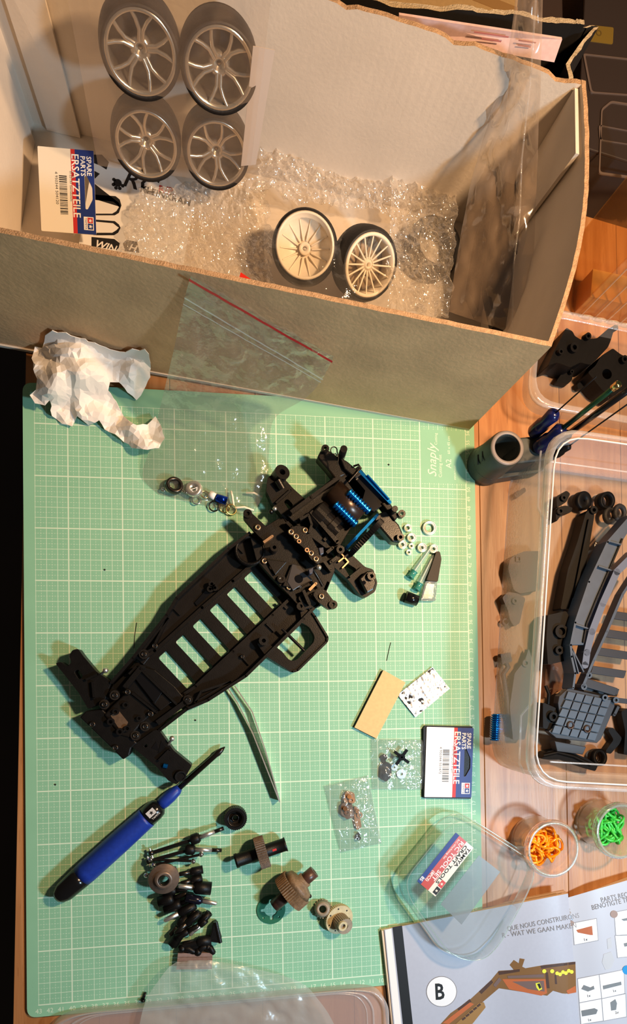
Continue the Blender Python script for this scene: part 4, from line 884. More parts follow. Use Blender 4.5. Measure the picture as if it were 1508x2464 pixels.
b = MB(); b.prism(rounded(pp([(1050, 1326), (1058, 1327), (1062, 1345), (1053, 1400), (1026, 1396), (1038, 1362)], .7), .15, 3), .05, .7); b.build('wedge', BLK, t, bevel=.12)
b = MB(); b.prism(rounded(pp([(1024, 1398), (1052, 1399), (1048, 1446), (1012, 1446), (1018, 1420)], .6), .15, 3), .05, .6); b.build('wrapped_end', film('crinkled_foil', tint=(200, 220, 215), body=.2, bump=1, bscale=1.5, rough=.1, edge=.4), t, bevel=.1)
b = MB(); b.prism(pp([(1027, 1404), (1045, 1406), (1040, 1440), (1016, 1441)], .4), .08, .4); b.build('core', BLKG, t)
b = MB(); b.cyl(at(975, 1436, .5), at(1004, 1446, .5), .62, .56, 20); tag(b.build('plastic_stopper', BLKG), 'short black plastic stopper below the needle caps', 'stopper')
# ---------------------------------------------------------------- pad, foil
t = thing('sanding_pad', 'beige rectangular pad with black edge on the mat', 'pad', tuple(at(912, 1695, 0)))
q = pp([(921, 1613), (974, 1643), (904, 1778), (851, 1751)], .42); MB().prism(q, .0, .36).build('black_base', BLK, t)
MB().prism([p+V(.06, .03, 0) for p in q], .36, .42).build('beige_face', P('beige_pad', (214, 186, 130), .7, var=.08), t)
q = pp([(1041, 1605), (1082, 1657), (1000, 1726), (957, 1672)], .3); t = thing('foil_square', 'crinkled silver foil square beside the beige pad', 'foil', tuple(at(1020, 1665, 0)))
MB().prism([p.lerp((q[0]+q[2])*.5, .02) for p in q], 0, .2).build('pad', BLK, t)
def foil(u, v):
    w = q[0].lerp(q[1], u).lerp(q[3].lerp(q[2], u), v); return V(w.x, w.y, .24+.045*fbm(w, 3.2, 3)+.06*fbm(w, .8, 2)+.06*math.sin((w.x+.6*w.y)*9)*.3)
b = MB(); b.grid(foil, 60, 60); b.build('foil_face', P('aluminium_foil', (238, 236, 234), .36, .8), t)
# ---------------------------------------------------------------- header card on the mat
o0 = at(1021, 1918, .5); xd = at(1134, 1919, .5)-o0; yd = at(1024, 1749, .5)-o0
header_card('spare_parts_card', 'white spare parts header card with barcode on the mat edge', align(V(o0.x, o0.y, .42), V(xd.x, xd.y, 0), V(yd.x, yd.y, 0)), xd.length, yd.length, '319700147', '4 950344 501472', 'FF-03/TRF 201Diff.-Kugeln')
b = MB(); b.prism(pp([(1018, 1752), (1022, 1746), (1136, 1748), (1132, 1922), (1018, 1920)], .3), .02, .36); tag(b.build('backing_and_shadow', BLK), 'black folded backing with a painted shadow edge under the white header card', 'card')  # black slab under the card; its left edge paints a thin shadow
# ---------------------------------------------------------------- small part bags
def flatbag(nm, label, corners, zc, mtl, amp=.12, thick=.5, seed=1):
    t = thing(nm, label, 'plastic bag', tuple(at(*[sum(c[i] for c in corners)/4 for i in (0, 1)], 0)))
    q = [at(x, y, .15) for x, y in corners]; rows_ = [(q[0].lerp(q[3], k/4), q[1].lerp(q[2], k/4)) for k in range(5)]
    b = MB(); sheet(b, rows_, 44, 44, amp, 1.0, seed, thick); b.v = [V(v.x, v.y, max(.06, v.z)) for v in b.v]; b.build('front_film', mtl, t)
    MB().prism([p.lerp((q[0]+q[2])*.5, .0) for p in q], .01, .03).build('back_film', CLEAR, t)
    return t
SMALLB = film('small_bag_film', tint=(248, 252, 252), body=.10, edge=.3, bump=.5, bscale=1.0, detail=3, rough=.10, bodycol=(215, 228, 230), refl=.10, refle=.6)
flatbag('cross_part_bag', 'clear sealed bag with a black cross part left of the white card', [(892, 1778), (1022, 1780), (1018, 1900), (894, 1900)], 0, SMALLB, .16, .55, 3)
flatbag('brown_parts_bag', 'clear bag with brown gear pieces on the mat', [(779, 1892), (886, 1866), (919, 2030), (819, 2052)], 0, SMALLB, .18, .5, 5)
c = at(966, 1822, .85); b = MB()
for k in range(4):
    a = PI/4+k*PI/2+.12; b.bar(c, c+V(math.cos(a), math.sin(a), 0)*.95, .3, .75, .9)
b.ring(V(c.x, c.y, .75), (0, 0, 1), .34, .1, .2, 16); tag(b.build('cross_part', BLKG), 'black four-armed cross part inside the clear bag', 'plastic part')
b = MB(); b.prism(rounded(pp([(915, 1842), (928, 1832), (940, 1838), (942, 1868), (928, 1882), (914, 1872)], .3), .2, 3), .05, .35); b.cyl(at(924, 1822, .05), at(924, 1822, .4), .32, n=16); b.bar(at(924, 1826, .3), at(926, 1850, .3), .3, .05, .3); tag(b.build('black_joint', BLK), 'black rounded joint part beside the cross part', 'plastic part')
for x, y, r, lab in ((965, 1862, .5, 'pale round washer below the cross part'), (948, 1846, .35, 'small pale washer under the cross part')):
    b = MB(); b.ring(at(x, y, .05), (0, 0, 1), r, r*.3, .12, 20); tag(b.build('washer', P('pale_washer', (215, 225, 228), .3, .3)), lab, 'washer')
TAN = P('tan_plastic', (170, 120, 74), .45, var=.25)
for pts, z, lab, m in (([(832, 1905), (852, 1908), (856, 1930), (838, 1938), (826, 1926)], .5, 'orange-tan knob at the top of the brown parts bag', TAN), ([(822, 1934), (846, 1930), (852, 1966), (834, 1972), (820, 1958)], .5, 'brown toothed piece in the middle of the brown parts bag', P('brown_plastic', (112, 78, 50), .5, var=.3)), ([(852, 1940), (862, 1944), (870, 1990), (858, 1998), (852, 1970)], .35, 'long tan piece on the right of the brown parts bag', TAN)):
    b = MB(); b.prism(rounded(pp(pts, z), .15, 3), .05, z); x, y = pts[0]; b.cyl(at(x+8, y+12, z), at(x+8, y+12, z+.25), .22, n=12); b.ring(at(x+12, y+20, z-.1), (0, 0, 1), .3, .15, .25, 12); tag(b.build('gear_piece', m), lab, 'plastic part')
b = MB(); b.cyl(at(858, 2012, .05), at(864, 2018, .45), .22, n=12); b.cyl(at(862, 2006, .1), at(864, 2008, .5), .14, n=10); tag(b.build('black_nut', BLK), 'tiny black nut at the bottom of the brown parts bag', 'nut')
# ================================================================ pile of drive shafts
grp = 'drive shafts in the pile'
def shaft(label, joint, cup, tip, z, long_=True):
    t = thing('drive_shaft', label, 'drive shaft', tuple(at(*joint, 0)), grp)
    a, j, e = at(*cup, z[0]), at(*joint, z[1]), at(*tip, z[2])
    b = MB(); b.tube([a, a.lerp(j, .5), j], .17, 10); b.build('dog_bone', DSTEEL if not long_ else BLK2, t)
    b = MB(); b.ball(a, .3, 12); b.build('ball_end', DSTEEL, t)
    pin = (j-a).normalized().cross(V(0, 0, 1)); b = MB(); b.tube([a-pin*.5+V(0, 0, .1), a+pin*.5+V(0, 0, .1)], .1, 8); b.build('cross_pin', STEEL, t)
    d = (e-j); L = d.length; MB().lathe([(1e-3, -.5), (.4, -.5), (.52, -.3), (.52, .25), (.36, .45), (1e-3, .45)], j, d, 18, close=False).build('cup', BLK, t)
    MB().lathe([(1e-3, .4), (.24, .4), (.24, L*.68), (1e-3, L*.68)], j, d, 14, close=False).build('axle', STEEL, t)
    MB().lathe([(1e-3, L*.66), (.19, L*.66), (.19, L), (1e-3, L)], j, d, 12, close=False).build('thread', DSTEEL, t)
shaft('topmost drive shaft of the pile with a bright axle', (470, 2018), (364, 2052), (538, 1993), (.6, 1.0, .9))
shaft('second drive shaft of the pile below the topmost', (458, 2044), (358, 2072), (533, 2046), (.6, .8, .6))
def bone(label, a, e, z, m=DSTEEL, r=.13, br=.26):
    t = thing('dog_bone_shaft', label, 'shaft', tuple(at(*a, 0)), grp); p, q = at(*a, z[0]), at(*e, z[1])
    MB().tube([p, q], r, 8).build('rod', m, t)
    for c in (p, q): MB().ball(c, br, 12).build('ball_end', CHROME, t)
    return t
bone('thin rod with chrome ball ends below the two long shafts', (370, 2082), (484, 2056), (.9, 1.0)); bone('dark thin rod crossing under the chrome-ended rod', (362, 2068), (465, 2072), (.7, .8)); bone('short rod with ball end left of the big washer', (352, 2106), (420, 2090), (.7, .6))
t = thing('flanged_washer', 'big brown-grey flanged ring lying on top of the shaft pile', 'ring', tuple(at(394, 2112, 1.0)))
c = at(394, 2114, 1.5); ax3 = V(.12, -.05, 1); BRNW = P('brown_grey_steel', (120, 104, 92), .38, .45, var=.2)
MB().lathe([(.45, 0), (1.42, 0), (1.45, .06), (1.42, .14), (.85, .16), (.8, .5), (.45, .5)], c, ax3, 36).build('flange', BRNW, t); MB().lathe([(.42, -.3), (.52, -.3), (.52, .55), (.42, .55)], c, ax3, 24).build('bore', DSTEEL, t)
def cupshaft(label, a, e, z, rc=.5, m=BLK, bright=False):
    t = thing('cup_joint', label, 'joint', tuple(at(*a, 0)), 'cup joints in the pile'); p, q = at(*a, z[0]), at(*e, z[1]); d = q-p; L = d.length
    MB().lathe([(.25, 0), (rc, 0), (rc, L*.45), (rc*.7, L*.52), (.22, L*.54), (.22, 0)], p, d, 18).build('cup', m, t)
    MB().lathe([(1e-3, L*.5), (.24, L*.5), (.22, L*.96), (.14, L), (1e-3, L)], p, d, 14, close=False).build('axle', STEEL if bright else DSTEEL, t)
    MB().tube([p+d*.12+V(0, 0, rc*.9), p+d*.35+V(0, 0, rc*.9)], .06, 5).build('slot_edge', BLK2, t)
cupshaft('black cup joint with a bright axle right of the big washer', (508, 2138), (428, 2132), (.8, .9), .62, BLK, True)
cupshaft('blue-black cup joint with long thread pointing right', (446, 2160), (522, 2174), (1.1, .8), .42, P('blue_black_steel', (30, 32, 48), .2, .6), True)
for i, (a, e, z, rc, br, lab) in enumerate((((488, 2092), (430, 2104), (.6, .7), .4, False, 'dark joint between thin rods and black cup joint'), ((486, 2112), (434, 2126), (.5, .5), .4, False, 'dark joint just above the bright axle joint'), ((382, 2172), (450, 2150), (.6, .8), .55, False, 'stubby dark joint under the big washer'), ((396, 2188), (470, 2160), (.6, .9), .5, False, 'dark joint below the stubby one'), ((470, 2178), (394, 2216), (1.0, .8), .4, True, 'joint with bright axle crossing the middle of the pile'), ((414, 2272), (470, 2190), (.6, .9), .55, False, 'long black joint pointing to the lower left'), ((480, 2196), (420, 2246), (1.2, 1.0), .36, False, 'slim black joint lying on the long black one'), ((452, 2206), (408, 2250), (.6, .6), .5, False, 'black joint hidden in the middle of the pile'), ((504, 2196), (456, 2250), (.7, .6), .36, True, 'joint with bright axle at the right of the pile'), ((496, 2214), (466, 2240), (.9, .7), .3, True, 'short bright joint at the lower right of the pile'), ((508, 2262), (440, 2270), (.6, .6), .5, False, 'black joint lying flat near the bottom'), ((392, 2146), (452, 2138), (.5, .6), .45, False, 'dark joint half under the big washer'), ((432, 2232), (486, 2196), (.5, .6), .5, False, 'thick dark joint right of the hidden black one'), ((424, 2256), (478, 2226), (1.1, 1.2), .34, False, 'slim dark joint on top near the lower left'), ((452, 2284), (510, 2250), (.5, .5), .42, False, 'dark joint just above the bag mouth'))):
    cupshaft(lab, a, e, z, rc, BLK, br)
t = thing('steering_knuckle', 'black t-shaped knuckle at the lower right of the pile', 'plastic part', tuple(at(515, 2240, 0)))
MB().prism(pp([(512, 2222), (520, 2218), (534, 2262), (524, 2270), (500, 2266), (506, 2250)], .9), .1, .9).build('plate', BLK, t, bevel=.1); MB().tube([at(519, 2218, .8), at(530, 2268, .8)], .2, 8).build('pin', BLK2, t)
MB().tube([at(440, 2276, .5), at(506, 2262, .6)], .42, 10).build('tube', BLK, t)
for (x, y), (x2, y2), lab in (((438, 2282), (470, 2292), 'small black stub left at the bag mouth'), ((476, 2290), (500, 2276), 'small black stub in the middle of the bag mouth'), ((500, 2278), (512, 2292), 'small black hook right at the bag mouth')):
    b = MB(); b.tube([at(x, y, .5), at((x+x2)/2, (y+y2)/2-4, .9), at(x2, y2, .5)], .3, 8); b.ball(at(x, y, .6), .42, 10); tag(b.build('black_stub', BLK), lab, 'plastic part')
# ---------------------------------------------------------------- loose screw and lint
t = thing('black_screw', 'small black screw lying near the bottom edge of the mat', 'screw', tuple(at(347, 2402, 0)))
p, q = at(343, 2409, .2), at(350, 2388, .15); MB().cyl(p, p+(q-p).normalized()*.18, .24, n=12).build('head', BLKG, t); MB().cyl(p+(q-p)*.1, q, .12, n=10).build('thread', BLKG, t)
for pts, lab in (([(329, 1498), (324, 1530), (322, 1560)], 'thin dark hair lying left of the chassis'), ([(940, 1546), (936, 1562), (930, 1590)], 'thin dark hair lying above the beige pad')):
    b = MB(); b.tube([at(x, y, .04) for x, y in pts], .028, 5); tag(b.build('hair', INK), lab, 'hair')
for x, y, lab in ((935, 1118, 'black speck on the mat right of the bumper'), (252, 1371, 'black speck on the mat left of the chassis'), (133, 1888, 'black speck at the left mat margin'), (470, 1733, 'black speck between chassis and tweezers')):
    b = MB(); b.ball(at(x, y, .06), .09, 8, .6); tag(b.build('speck', INK), lab, 'speck')
# ================================================================ big translucent tub on the right
def loft(b, rings, closed=True):
    n = len(rings[0]); vs = [p for r in rings for p in r]; fs = []
    for k in range(len(rings)-1):
        for i in range(n): j = (i+1) % n; fs.append((k*n+i, k*n+j, k*n+n+j, k*n+n+i))
    b.add(vs, fs, True); return b
def rrect(o, ex, ey, w, h, r, inset, z, n=6):
    o = Vector(o); P4 = [o+ex*a+ey*c for a, c in ((inset, inset), (w-inset, inset), (w-inset, h-inset), (inset, h-inset))]
    return [V(p.x, p.y, z) for p in rounded([V(p.x, p.y) for p in P4], r, n)]
TO = V(44.8, 20.2, 0); tex = V(.996, -.087, 0); tey = V(.087, .996, 0); TW, TH, TR = 27.0, 33.3, 3.2
tub = thing('parts_tub', 'large translucent plastic tub full of black car parts at the right', 'plastic tub', tuple(TO+tex*13+tey*16+V(0, 0, TZ)))
def TRing(i, z, r=TR): return rrect(TO, tex, tey, TW, TH, r, i, z)
b = MB(); loft(b, [TRing(.6, TZ+.02), TRing(.3, TZ+.35), TRing(.45, 8.2)]); b.build('wall', FROST, tub)
b = MB(); b.prism([p.xy for p in TRing(.6, 0)], TZ+.02, TZ+.10); b.build('base', CLEARBOX, tub)
b = MB(); loft(b, [TRing(.45, 8.2), TRing(.4, 8.9), TRing(.2, 9.1), TRing(-.05, 8.9), TRing(-.1, 8.3), TRing(.05, 8.3), TRing(.2, 8.8)]); b.build('rim', FROST_RIM, tub)
b = MB(); b.tube([p for p in TRing(.62, 8.85)], .09, 6, True); b.build('rim_lip', P('white_milky_plastic', (205, 205, 205), .3), tub)
wnorm = (-tex+V(0, 0, -.045)).normalized()
def onw(x, y): return on_plane(x, y, TO+tex*.4+V(0, 0, 8.2), -tex)+wnorm*.05
b = MB(); b.tube([onw(x, y) for x, y in ((1302, 1085), (1298, 1130), (1295, 1222), (1306, 1246), (1302, 1500), (1280, 1690), (1254, 1722), (1250, 1836), (1262, 1862))], .1, 6); b.build('wall_rib', FROST_RIM, tub)
b = MB(); bx0 = TO+tey*2.2+V(0, 0, 7.2); b.tube([bx0+tex*3, bx0+tex*20], .09, 6); b.build('wall_rib', FROST_RIM, tub)
b = MB(); bx0 = TO+tey*(TH-1.9)+V(0, 0, 5.6); b.tube([bx0+tex*2, bx0+tex*24], .09, 6); b.build('wall_rib', FROST_RIM, tub)
TBLK = P('tub_black_plastic', (11, 10, 10), .5, var=.3, spec=.15)
# ---- contents
BG = P('blue_grey_chassis_plastic', (58, 72, 88), .48, var=.15, vscale=.8); BG2 = P('dark_blue_grey_plastic', (28, 34, 44), .5)
oc = thing('spare_chassis', 'blue-grey spare car chassis with square-grid skid plate in the tub', 'car chassis', tuple(at(1420, 1600, .2)))
def opoly(nm, pts, z0, z1, m=BG, bev=.06, holes=()):
    b = MB(); b.prism(pp(pts, z1), z0, z1, [pp(h, z1) for h in holes]); return b.build(nm, m, oc, bevel=bev)
sk = [(1367, 1656), (1476, 1680), (1479, 1700), (1446, 1778), (1436, 1788), (1338, 1776), (1319, 1760), (1348, 1738), (1342, 1692), (1345, 1676)]
opoly('skid_plate', sk, 1.2, 2.2, BG2)
A, B_, C_, D_ = V(1366, 1662), V(1472, 1684), V(1432, 1784), V(1326, 1764)
for i in range(5):
    for j in range(5):
        def q(u, v): return A.lerp(B_, u).lerp(D_.lerp(C_, u), v)
        e = .012; qq = [q(i/5+e, j/5+e), q((i+1)/5-e, j/5+e), q((i+1)/5-e, (j+1)/5-e), q(i/5+e, (j+1)/5-e)]
        if j in (1, 2, 3) and i == 0: qq[0] = q(i/5+.03, j/5+e)
        opoly('plate_tile', [(p.x, p.y) for p in qq], 2.15, 2.42, BG, .03)
opoly('tail_piece', [(1334, 1783), (1410, 1797), (1402, 1816), (1340, 1808)], .8, 1.9, BG2)
for x, y in ((1370, 1745), (1410, 1754)):
    b = MB(); b.lathe([(.1, 0), (.42, 0), (.42, .25), (.3, .32), (.28, .12), (.1, .1)], at(x, y, 2.3), (0, 0, 1), 18); b.build('plate_bolt', P('brown_dark_steel', (60, 48, 44), .4, .5), oc)
railL = [(1520, 1238), (1462, 1304), (1417, 1400), (1384, 1498), (1373, 1552), (1375, 1580), (1384, 1620), (1379, 1656)]
railR = [(1520, 1260), (1492, 1310), (1466, 1374), (1410, 1512), (1404, 1552), (1402, 1600), (1400, 1640)]
opoly('side_rail', railL[:5]+[(1404, 1552), (1410, 1512), (1466, 1374), (1492, 1310), (1530, 1250)], 2.4, 3.4, BG)
def oline(nm, pts, w, z0, z1, m):
    b = MB()
    for a, c in zip(pts[:-1], pts[1:]): b.bar(at(*a, z1), at(*c, z1), w, z0, z1); b.cyl(at(*c, z1)-V(0, 0, z1-z0), at(*c, z1), w/2, n=8)
    return b.build(nm, m, oc)
oline('rail_edge', railL, .22, 2.0, 4.0, BG); oline('rail_groove', [(1498, 1296), (1470, 1362), (1436, 1440), (1412, 1500), (1404, 1545)], .16, 3.3, 3.6, BLK)
oline('inner_rail', [(1530, 1330), (1484, 1376), (1450, 1452), (1424, 1520), (1412, 1570), (1408, 1600)], .75, 1.8, 3.2, P('mid_blue_grey_plastic', (84, 94, 112), .45))
for a, c in (((1466, 1302), (1494, 1310)), ((1440, 1362), (1470, 1372)), ((1384, 1502), (1414, 1512)), ((1374, 1556), (1404, 1616)), ((1376, 1560), (1392, 1620))): oline('rail_rib', [a, c], .13, 3.0, 3.9, BG)
oline('floor_edge', [(1530, 1380), (1498, 1430), (1460, 1520), (1428, 1590), (1402, 1652)], .28, 1.4, 2.6, BG)
for k in range(5):
    x, y = 1478-17*k+30, 1470+44*k; opoly('floor_slat', [(x-30, y), (x+50, y+12), (x+44, y+30), (x-36, y+18)], 1.0, 1.4, BG2, .04)
opoly('floor_end', [(1404, 1652), (1412, 1632), (1486, 1656), (1480, 1674)], 1.2, 2.0, BG2, .05)
for x, y in ((1404, 1625), (1392, 1652), (1442, 1678), (1468, 1684)):
    b = MB(); b.ring(at(x, y, 1.6), (0, 0, 1), .34, .16, 1.0, 16); b.build('bolt_eye', BG, oc)
oline('cross_beam', [(1480, 1684), (1530, 1690)], .5, 1.4, 2.4, BG2); oline('cross_beam', [(1488, 1700), (1478, 1720)], .3, 1.4, 2.4, BG2)
def tubpart(nm, label, pts, z0, z1, m=TBLK, extra=None, bev=.1, r=.2):
    b = MB(); b.prism(rounded(pp(pts, z1), r, 3), z0, z1)
    if extra: extra(b)
    return tag(b.build(nm, m), label, 'plastic part')
tubpart('long_black_arm', 'long black plastic arm at the left of the blue-grey chassis', [(1409, 1234), (1420, 1224), (1430, 1238), (1402, 1410), (1388, 1464), (1348, 1466), (1366, 1370), (1390, 1300)], .1, 1.8, TBLK, lambda b: (b.ring(at(1420, 1231, 1.4), (0, 0, 1), .42, .2, .7, 16), b.bar(at(1418, 1250, 2), at(1380, 1440, 2), .3, 1.7, 2.1)))
tubpart('black_bracket', 'black bracket piece at the top left corner of the tub floor', [(1338, 1196), (1354, 1186), (1362, 1180), (1372, 1188), (1362, 1208), (1340, 1222)], .1, 1.6, TBLK, lambda b: b.ring(at(1352, 1200, 1.5), (0, 0, 1), .35, .15, .4, 12))
tubpart('black_hook', 'black hooked lever under the bracket in the tub', [(1336, 1222), (1360, 1216), (1378, 1222), (1372, 1234), (1352, 1236), (1338, 1256)], .1, 1.2, TBLK, lambda b: b.ring(at(1344, 1232, 1.1), (0, 0, 1), .4, .18, .4, 12))
b = MB(); b.lathe([(.15, 0), (1.0, 0), (1.0, .7), (.85, .8), (.15, .75)], at(1394, 1207, .3), (.2, -.1, 1), 32); tag(b.build('black_disc', TBLK), 'round black disc at the top of the tub', 'disc')
b = MB(); b.lathe([(.62, 0), (.95, 0), (.95, 1.0), (.62, 1.0)], at(1446, 1208, .2), (.15, -.1, 1), 32); tag(b.build('black_collar', TBLK), 'open black collar ring right of the round disc', 'ring')
for x, y, lab in ((1466, 1240, 'left of two overlapping black rubber rings in the tub'), (1490, 1234, 'right of two overlapping black rubber rings in the tub')):
    b = MB(); c = at(x, y, .7); u, w, d = frame((.3, -.1, 1)); b.tube([c+(u*math.cos(a)+w*math.sin(a))*.72 for a in [k*PI/14 for k in range(28)]], .28, 8, True); tag(b.build('rubber_ring', RUB), lab, 'ring')
b = MB(); b.cyl(at(1434, 1322, 1.2), at(1462, 1318, 1.6), .75, n=20); tag(b.build('black_sleeve', BLKG), 'black cylindrical sleeve beside the chassis rail in the tub', 'sleeve')
b = MB(); b.ball(at(1424, 1380, .8), .8, 16, .8); b.ring(at(1424, 1380, .9), (0, 0, 1), .5, .3, .6, 14); tag(b.build('black_ball_joint', TBLK), 'round black ball joint beside the long black arm', 'plastic part')
tubpart('black_gearbox', 'dark gearbox half against the inner wall of the tub', [(1318, 1480), (1362, 1470), (1376, 1500), (1366, 1560), (1360, 1590), (1318, 1600), (1314, 1540)], .1, 2.6, TBLK, lambda b: (b.ring(at(1345, 1520, 2.5), (0, 0, 1), .7, .4, .5, 18), b.ring(at(1340, 1565, 2.5), (0, 0, 1), .45, .2, .5, 14)))
tubpart('clear_sprue_sheet', 'brownish clear plastic sheet under the chassis in the tub', [(1314, 1592), (1366, 1580), (1352, 1660), (1310, 1680)], .2, .3, film('brown_clear_sheet', tint=(200, 170, 150), body=.25, bodycol=(150, 120, 100), bump=.2))
tubpart('black_bearing_block', 'black bearing block at the left end of the grid plate', [(1306, 1690), (1342, 1706), (1350, 1738), (1322, 1756), (1306, 1752)], .1, 1.8, TBLK, lambda b: (b.ring(at(1326, 1724, 1.7), (0, 0, 1), .5, .25, .5, 16), b.tube([at(1312, 1650, 1.6), at(1320, 1670, 1.8), at(1318, 1694, 1.6)], .18, 7)))
tubpart('curved_black_bumper', 'curved black bumper bar along the near end of the tub', [(1302, 1826), (1316, 1808), (1346, 1804), (1380, 1812), (1414, 1826), (1438, 1842), (1432, 1856), (1418, 1852), (1394, 1844), (1350, 1828), (1318, 1828)], .1, 1.4, TBLK, lambda b: b.tube([at(x, y, 1.5) for x, y in ((1306, 1818), (1340, 1810), (1380, 1820), (1420, 1840))], .2, 8))
b = MB(); b.lathe([(.6, 0), (.92, 0), (.92, .9), (.6, .9)], at(1429, 1822, .1), (.2, .1, 1), 28); tag(b.build('black_collar', TBLK), 'open black collar ring at the near end of the tub', 'ring')
tubpart('black_angle_piece', 'black angled bracket right of the grid plate', [(1462, 1756), (1474, 1750), (1496, 1776), (1490, 1790), (1468, 1815), (1456, 1808), (1476, 1780)], .05, .8, TBLK)
tubpart('black_side_bar', 'black bar at the right image edge inside the tub', [(1494, 1712), (1512, 1704), (1530, 1720), (1530, 1818), (1500, 1816), (1504, 1760)], .05, 1.2, TBLK)
DGR = P('dark_grey_part_plastic', (66, 60, 60), .5)
tubpart('grey_gear_arm', 'dark arm seen through the left tub wall near its middle', [(1226, 1346), (1238, 1336), (1252, 1330), (1262, 1326), (1300, 1326), (1300, 1420), (1250, 1428), (1236, 1420), (1222, 1370)], .1, 1.2, DGR, lambda b: b.ring(at(1244, 1346, 1.1), (0, 0, 1), .4, .25, .3, 4))
tubpart('grey_knuckle', 'dark knuckle with a round eye seen through the left tub wall', [(1208, 1438), (1222, 1424), (1246, 1428), (1264, 1440), (1256, 1470), (1250, 1500), (1236, 1508), (1226, 1490), (1222, 1470)], .1, 1.0, DGR, lambda b: b.ring(at(1236, 1447, .9), (0, 0, 1), .34, .15, .3, 14))
b = MB(); b.ring(at(1213, 1497, .1), (0, 0, 1), .38, .25, .4, 18); tag(b.build('small_collar', DGR), 'small collar seen through the left tub wall', 'ring')
b = MB(); b.prism(rounded(pp([(1236, 1188), (1262, 1172), (1266, 1182), (1242, 1200)], .6), .2, 3), .05, .6); b.ring(at(1244, 1188, .55), (0, 0, 1), .2, .1, .1, 10); tag(b.build('grey_link', DGR), 'small dark link in the far left corner of the tub', 'plastic part')
b = MB(); b.tube([at(1214, 1590, .6), at(1222, 1605, .6), at(1210, 1622, .5), at(1216, 1660, .5), at(1224, 1720, .5)], .28, 8); b.prism(pp([(1204, 1574), (1228, 1570), (1232, 1592), (1208, 1598)], .9), .2, .9); tag(b.build('servo_lever', DGR), 'long dark lever with a square end behind the tub wall', 'plastic part')
tubpart('grey_sprue', 'dark greenish frame part behind the tub wall near its lower end', [(1238, 1620), (1262, 1590), (1272, 1560), (1284, 1600), (1276, 1700), (1262, 1780), (1234, 1780), (1226, 1700)], .1, .9, DGR, lambda b: b.ring(at(1262, 1596, .8), (0, 0, 1), .4, .2, .3, 14))
b = MB(); fine = []
p, q = at(1193, 1718, .8), at(1190, 1782, .8); b.cyl(p, q, .34, n=16)
for i in range(140):
    t_ = i/139; a = t_*2*PI*12; fine.append(p.lerp(q, t_)+V(math.cos(a)*.42, 0, math.sin(a)*.42))
b.tube(fine, .08, 5); tag(b.build('blue_coil_spring', BLUE_AL), 'bright blue coil spring in the left edge of the tub', 'spring')
# ================================================================ tool stand
HOLD = P('grey_green_stand_plastic', (62, 68, 66), .45, var=.1)
hd = thing('tool_stand', 'dark grey tool stand with a round hole beside the box corner', 'tool stand', tuple(at(1200, 1125, TZ)))
hc = at(1220, 1078, 5.2); hc = V(hc.x, hc.y, 0)
MB().lathe([(1e-3, TZ+.02), (2.05, TZ+.02), (2.05, .6), (1.9, 1.6), (1.78, 5.0), (1.62, 5.25), (1.32, 5.2), (1.28, 4.8), (1.28, .6), (1e-3, .6)], hc, (0, 0, 1), 40, close=False).build('cup', HOLD, hd)
MB().lathe([(1.30, 5.22), (1.72, 5.1), (1.68, 5.27), (1.34, 5.32)], hc, (0, 0, 1), 40).build('worn_rim', P('worn_grey_plastic', (132, 122, 116), .45), hd)
c2 = hc+V(4.6, .6, 0); body = [hc.xy+Vector((1.95*math.cos(a), 1.95*math.sin(a))) for a in [PI/2+k*PI/12 for k in range(13)]]+[c2.xy+Vector((1.7*math.cos(a), 1.7*math.sin(a))) for a in [-PI/2+k*PI/12 for k in range(13)]]
MB().prism(body, TZ+.02, 1.5, [circ(hc, 1.3, 24)]).build('foot', HOLD, hd, bevel=.15)
body2 = [hc.xy+Vector((1.2, -1.3)), c2.xy+Vector((.8, -1.3)), c2.xy+Vector((1.3, 0)), c2.xy+Vector((.8, 1.3)), hc.xy+Vector((1.2, 1.3))]
MB().prism(body2, 1.4, 4.6).build('tool_block', HOLD, hd, bevel=.2)
for k in (0, 1): MB().bx(*(hc.x-1.95+.05*k, hc.x-1.85, hc.y-.8, hc.y+.2), 2.4+1.0*k, 2.6+1.0*k).build('slot', INK, hd)
def tool(label, a, za, m1, zm, e, ze, rh, rs, hm, sm_, tipm=None, tipr=None):
    p, q = at(*a, za), at(*e, ze); d = q-p; L = d.length; k = (zm-za)/(ze-za)
    t = thing('hex_driver', label, 'driver', tuple(p), 'drivers standing in the tool stand')
    MB().lathe([(1e-3, 0), (rh*.8, 0), (rh, .3), (rh, k*L*.45), (rh*.8, k*L*.55), (rh*.95, k*L*.9), (rh*.5, k*L), (1e-3, k*L)], p, d, 20, close=False).build('handle', hm, t)
    MB().cyl(p+d*k*.98, q, rs, n=10).build('shaft', sm_, t)
    if tipm: MB().lathe([(1e-3, L-.7), (tipr, L-.7), (tipr, L-.1), (tipr*.6, L), (1e-3, L)], p, d, 14, close=False).build('tip_collar', tipm, t)
GRN = P('dark_green_metal', (40, 80, 58), .2, .7)
tool('navy driver with a thin black blade, leftmost in the stand', (1282, 1042), 4.7, 0, 8.6, (1435, 905), 14.5, .72, .07, NAVY, BLK)
tool('navy driver with a thick shaft and gold end in the stand', (1292, 1080), 4.7, 0, 8.2, (1490, 922), 14.5, .75, .24, NAVY, GRN, GOLD, .34)
tool('black driver with a thick dark shaft right of the gold one', (1318, 1080), 4.7, 0, 7.6, (1530, 925), 14.8, .5, .3, BLK, BLKG)
tool('black driver with a thin shaft nearest the translucent tub', (1336, 1096), 4.7, 0, 6.6, (1530, 958), 14.2, .4, .07, BLK, BLK)
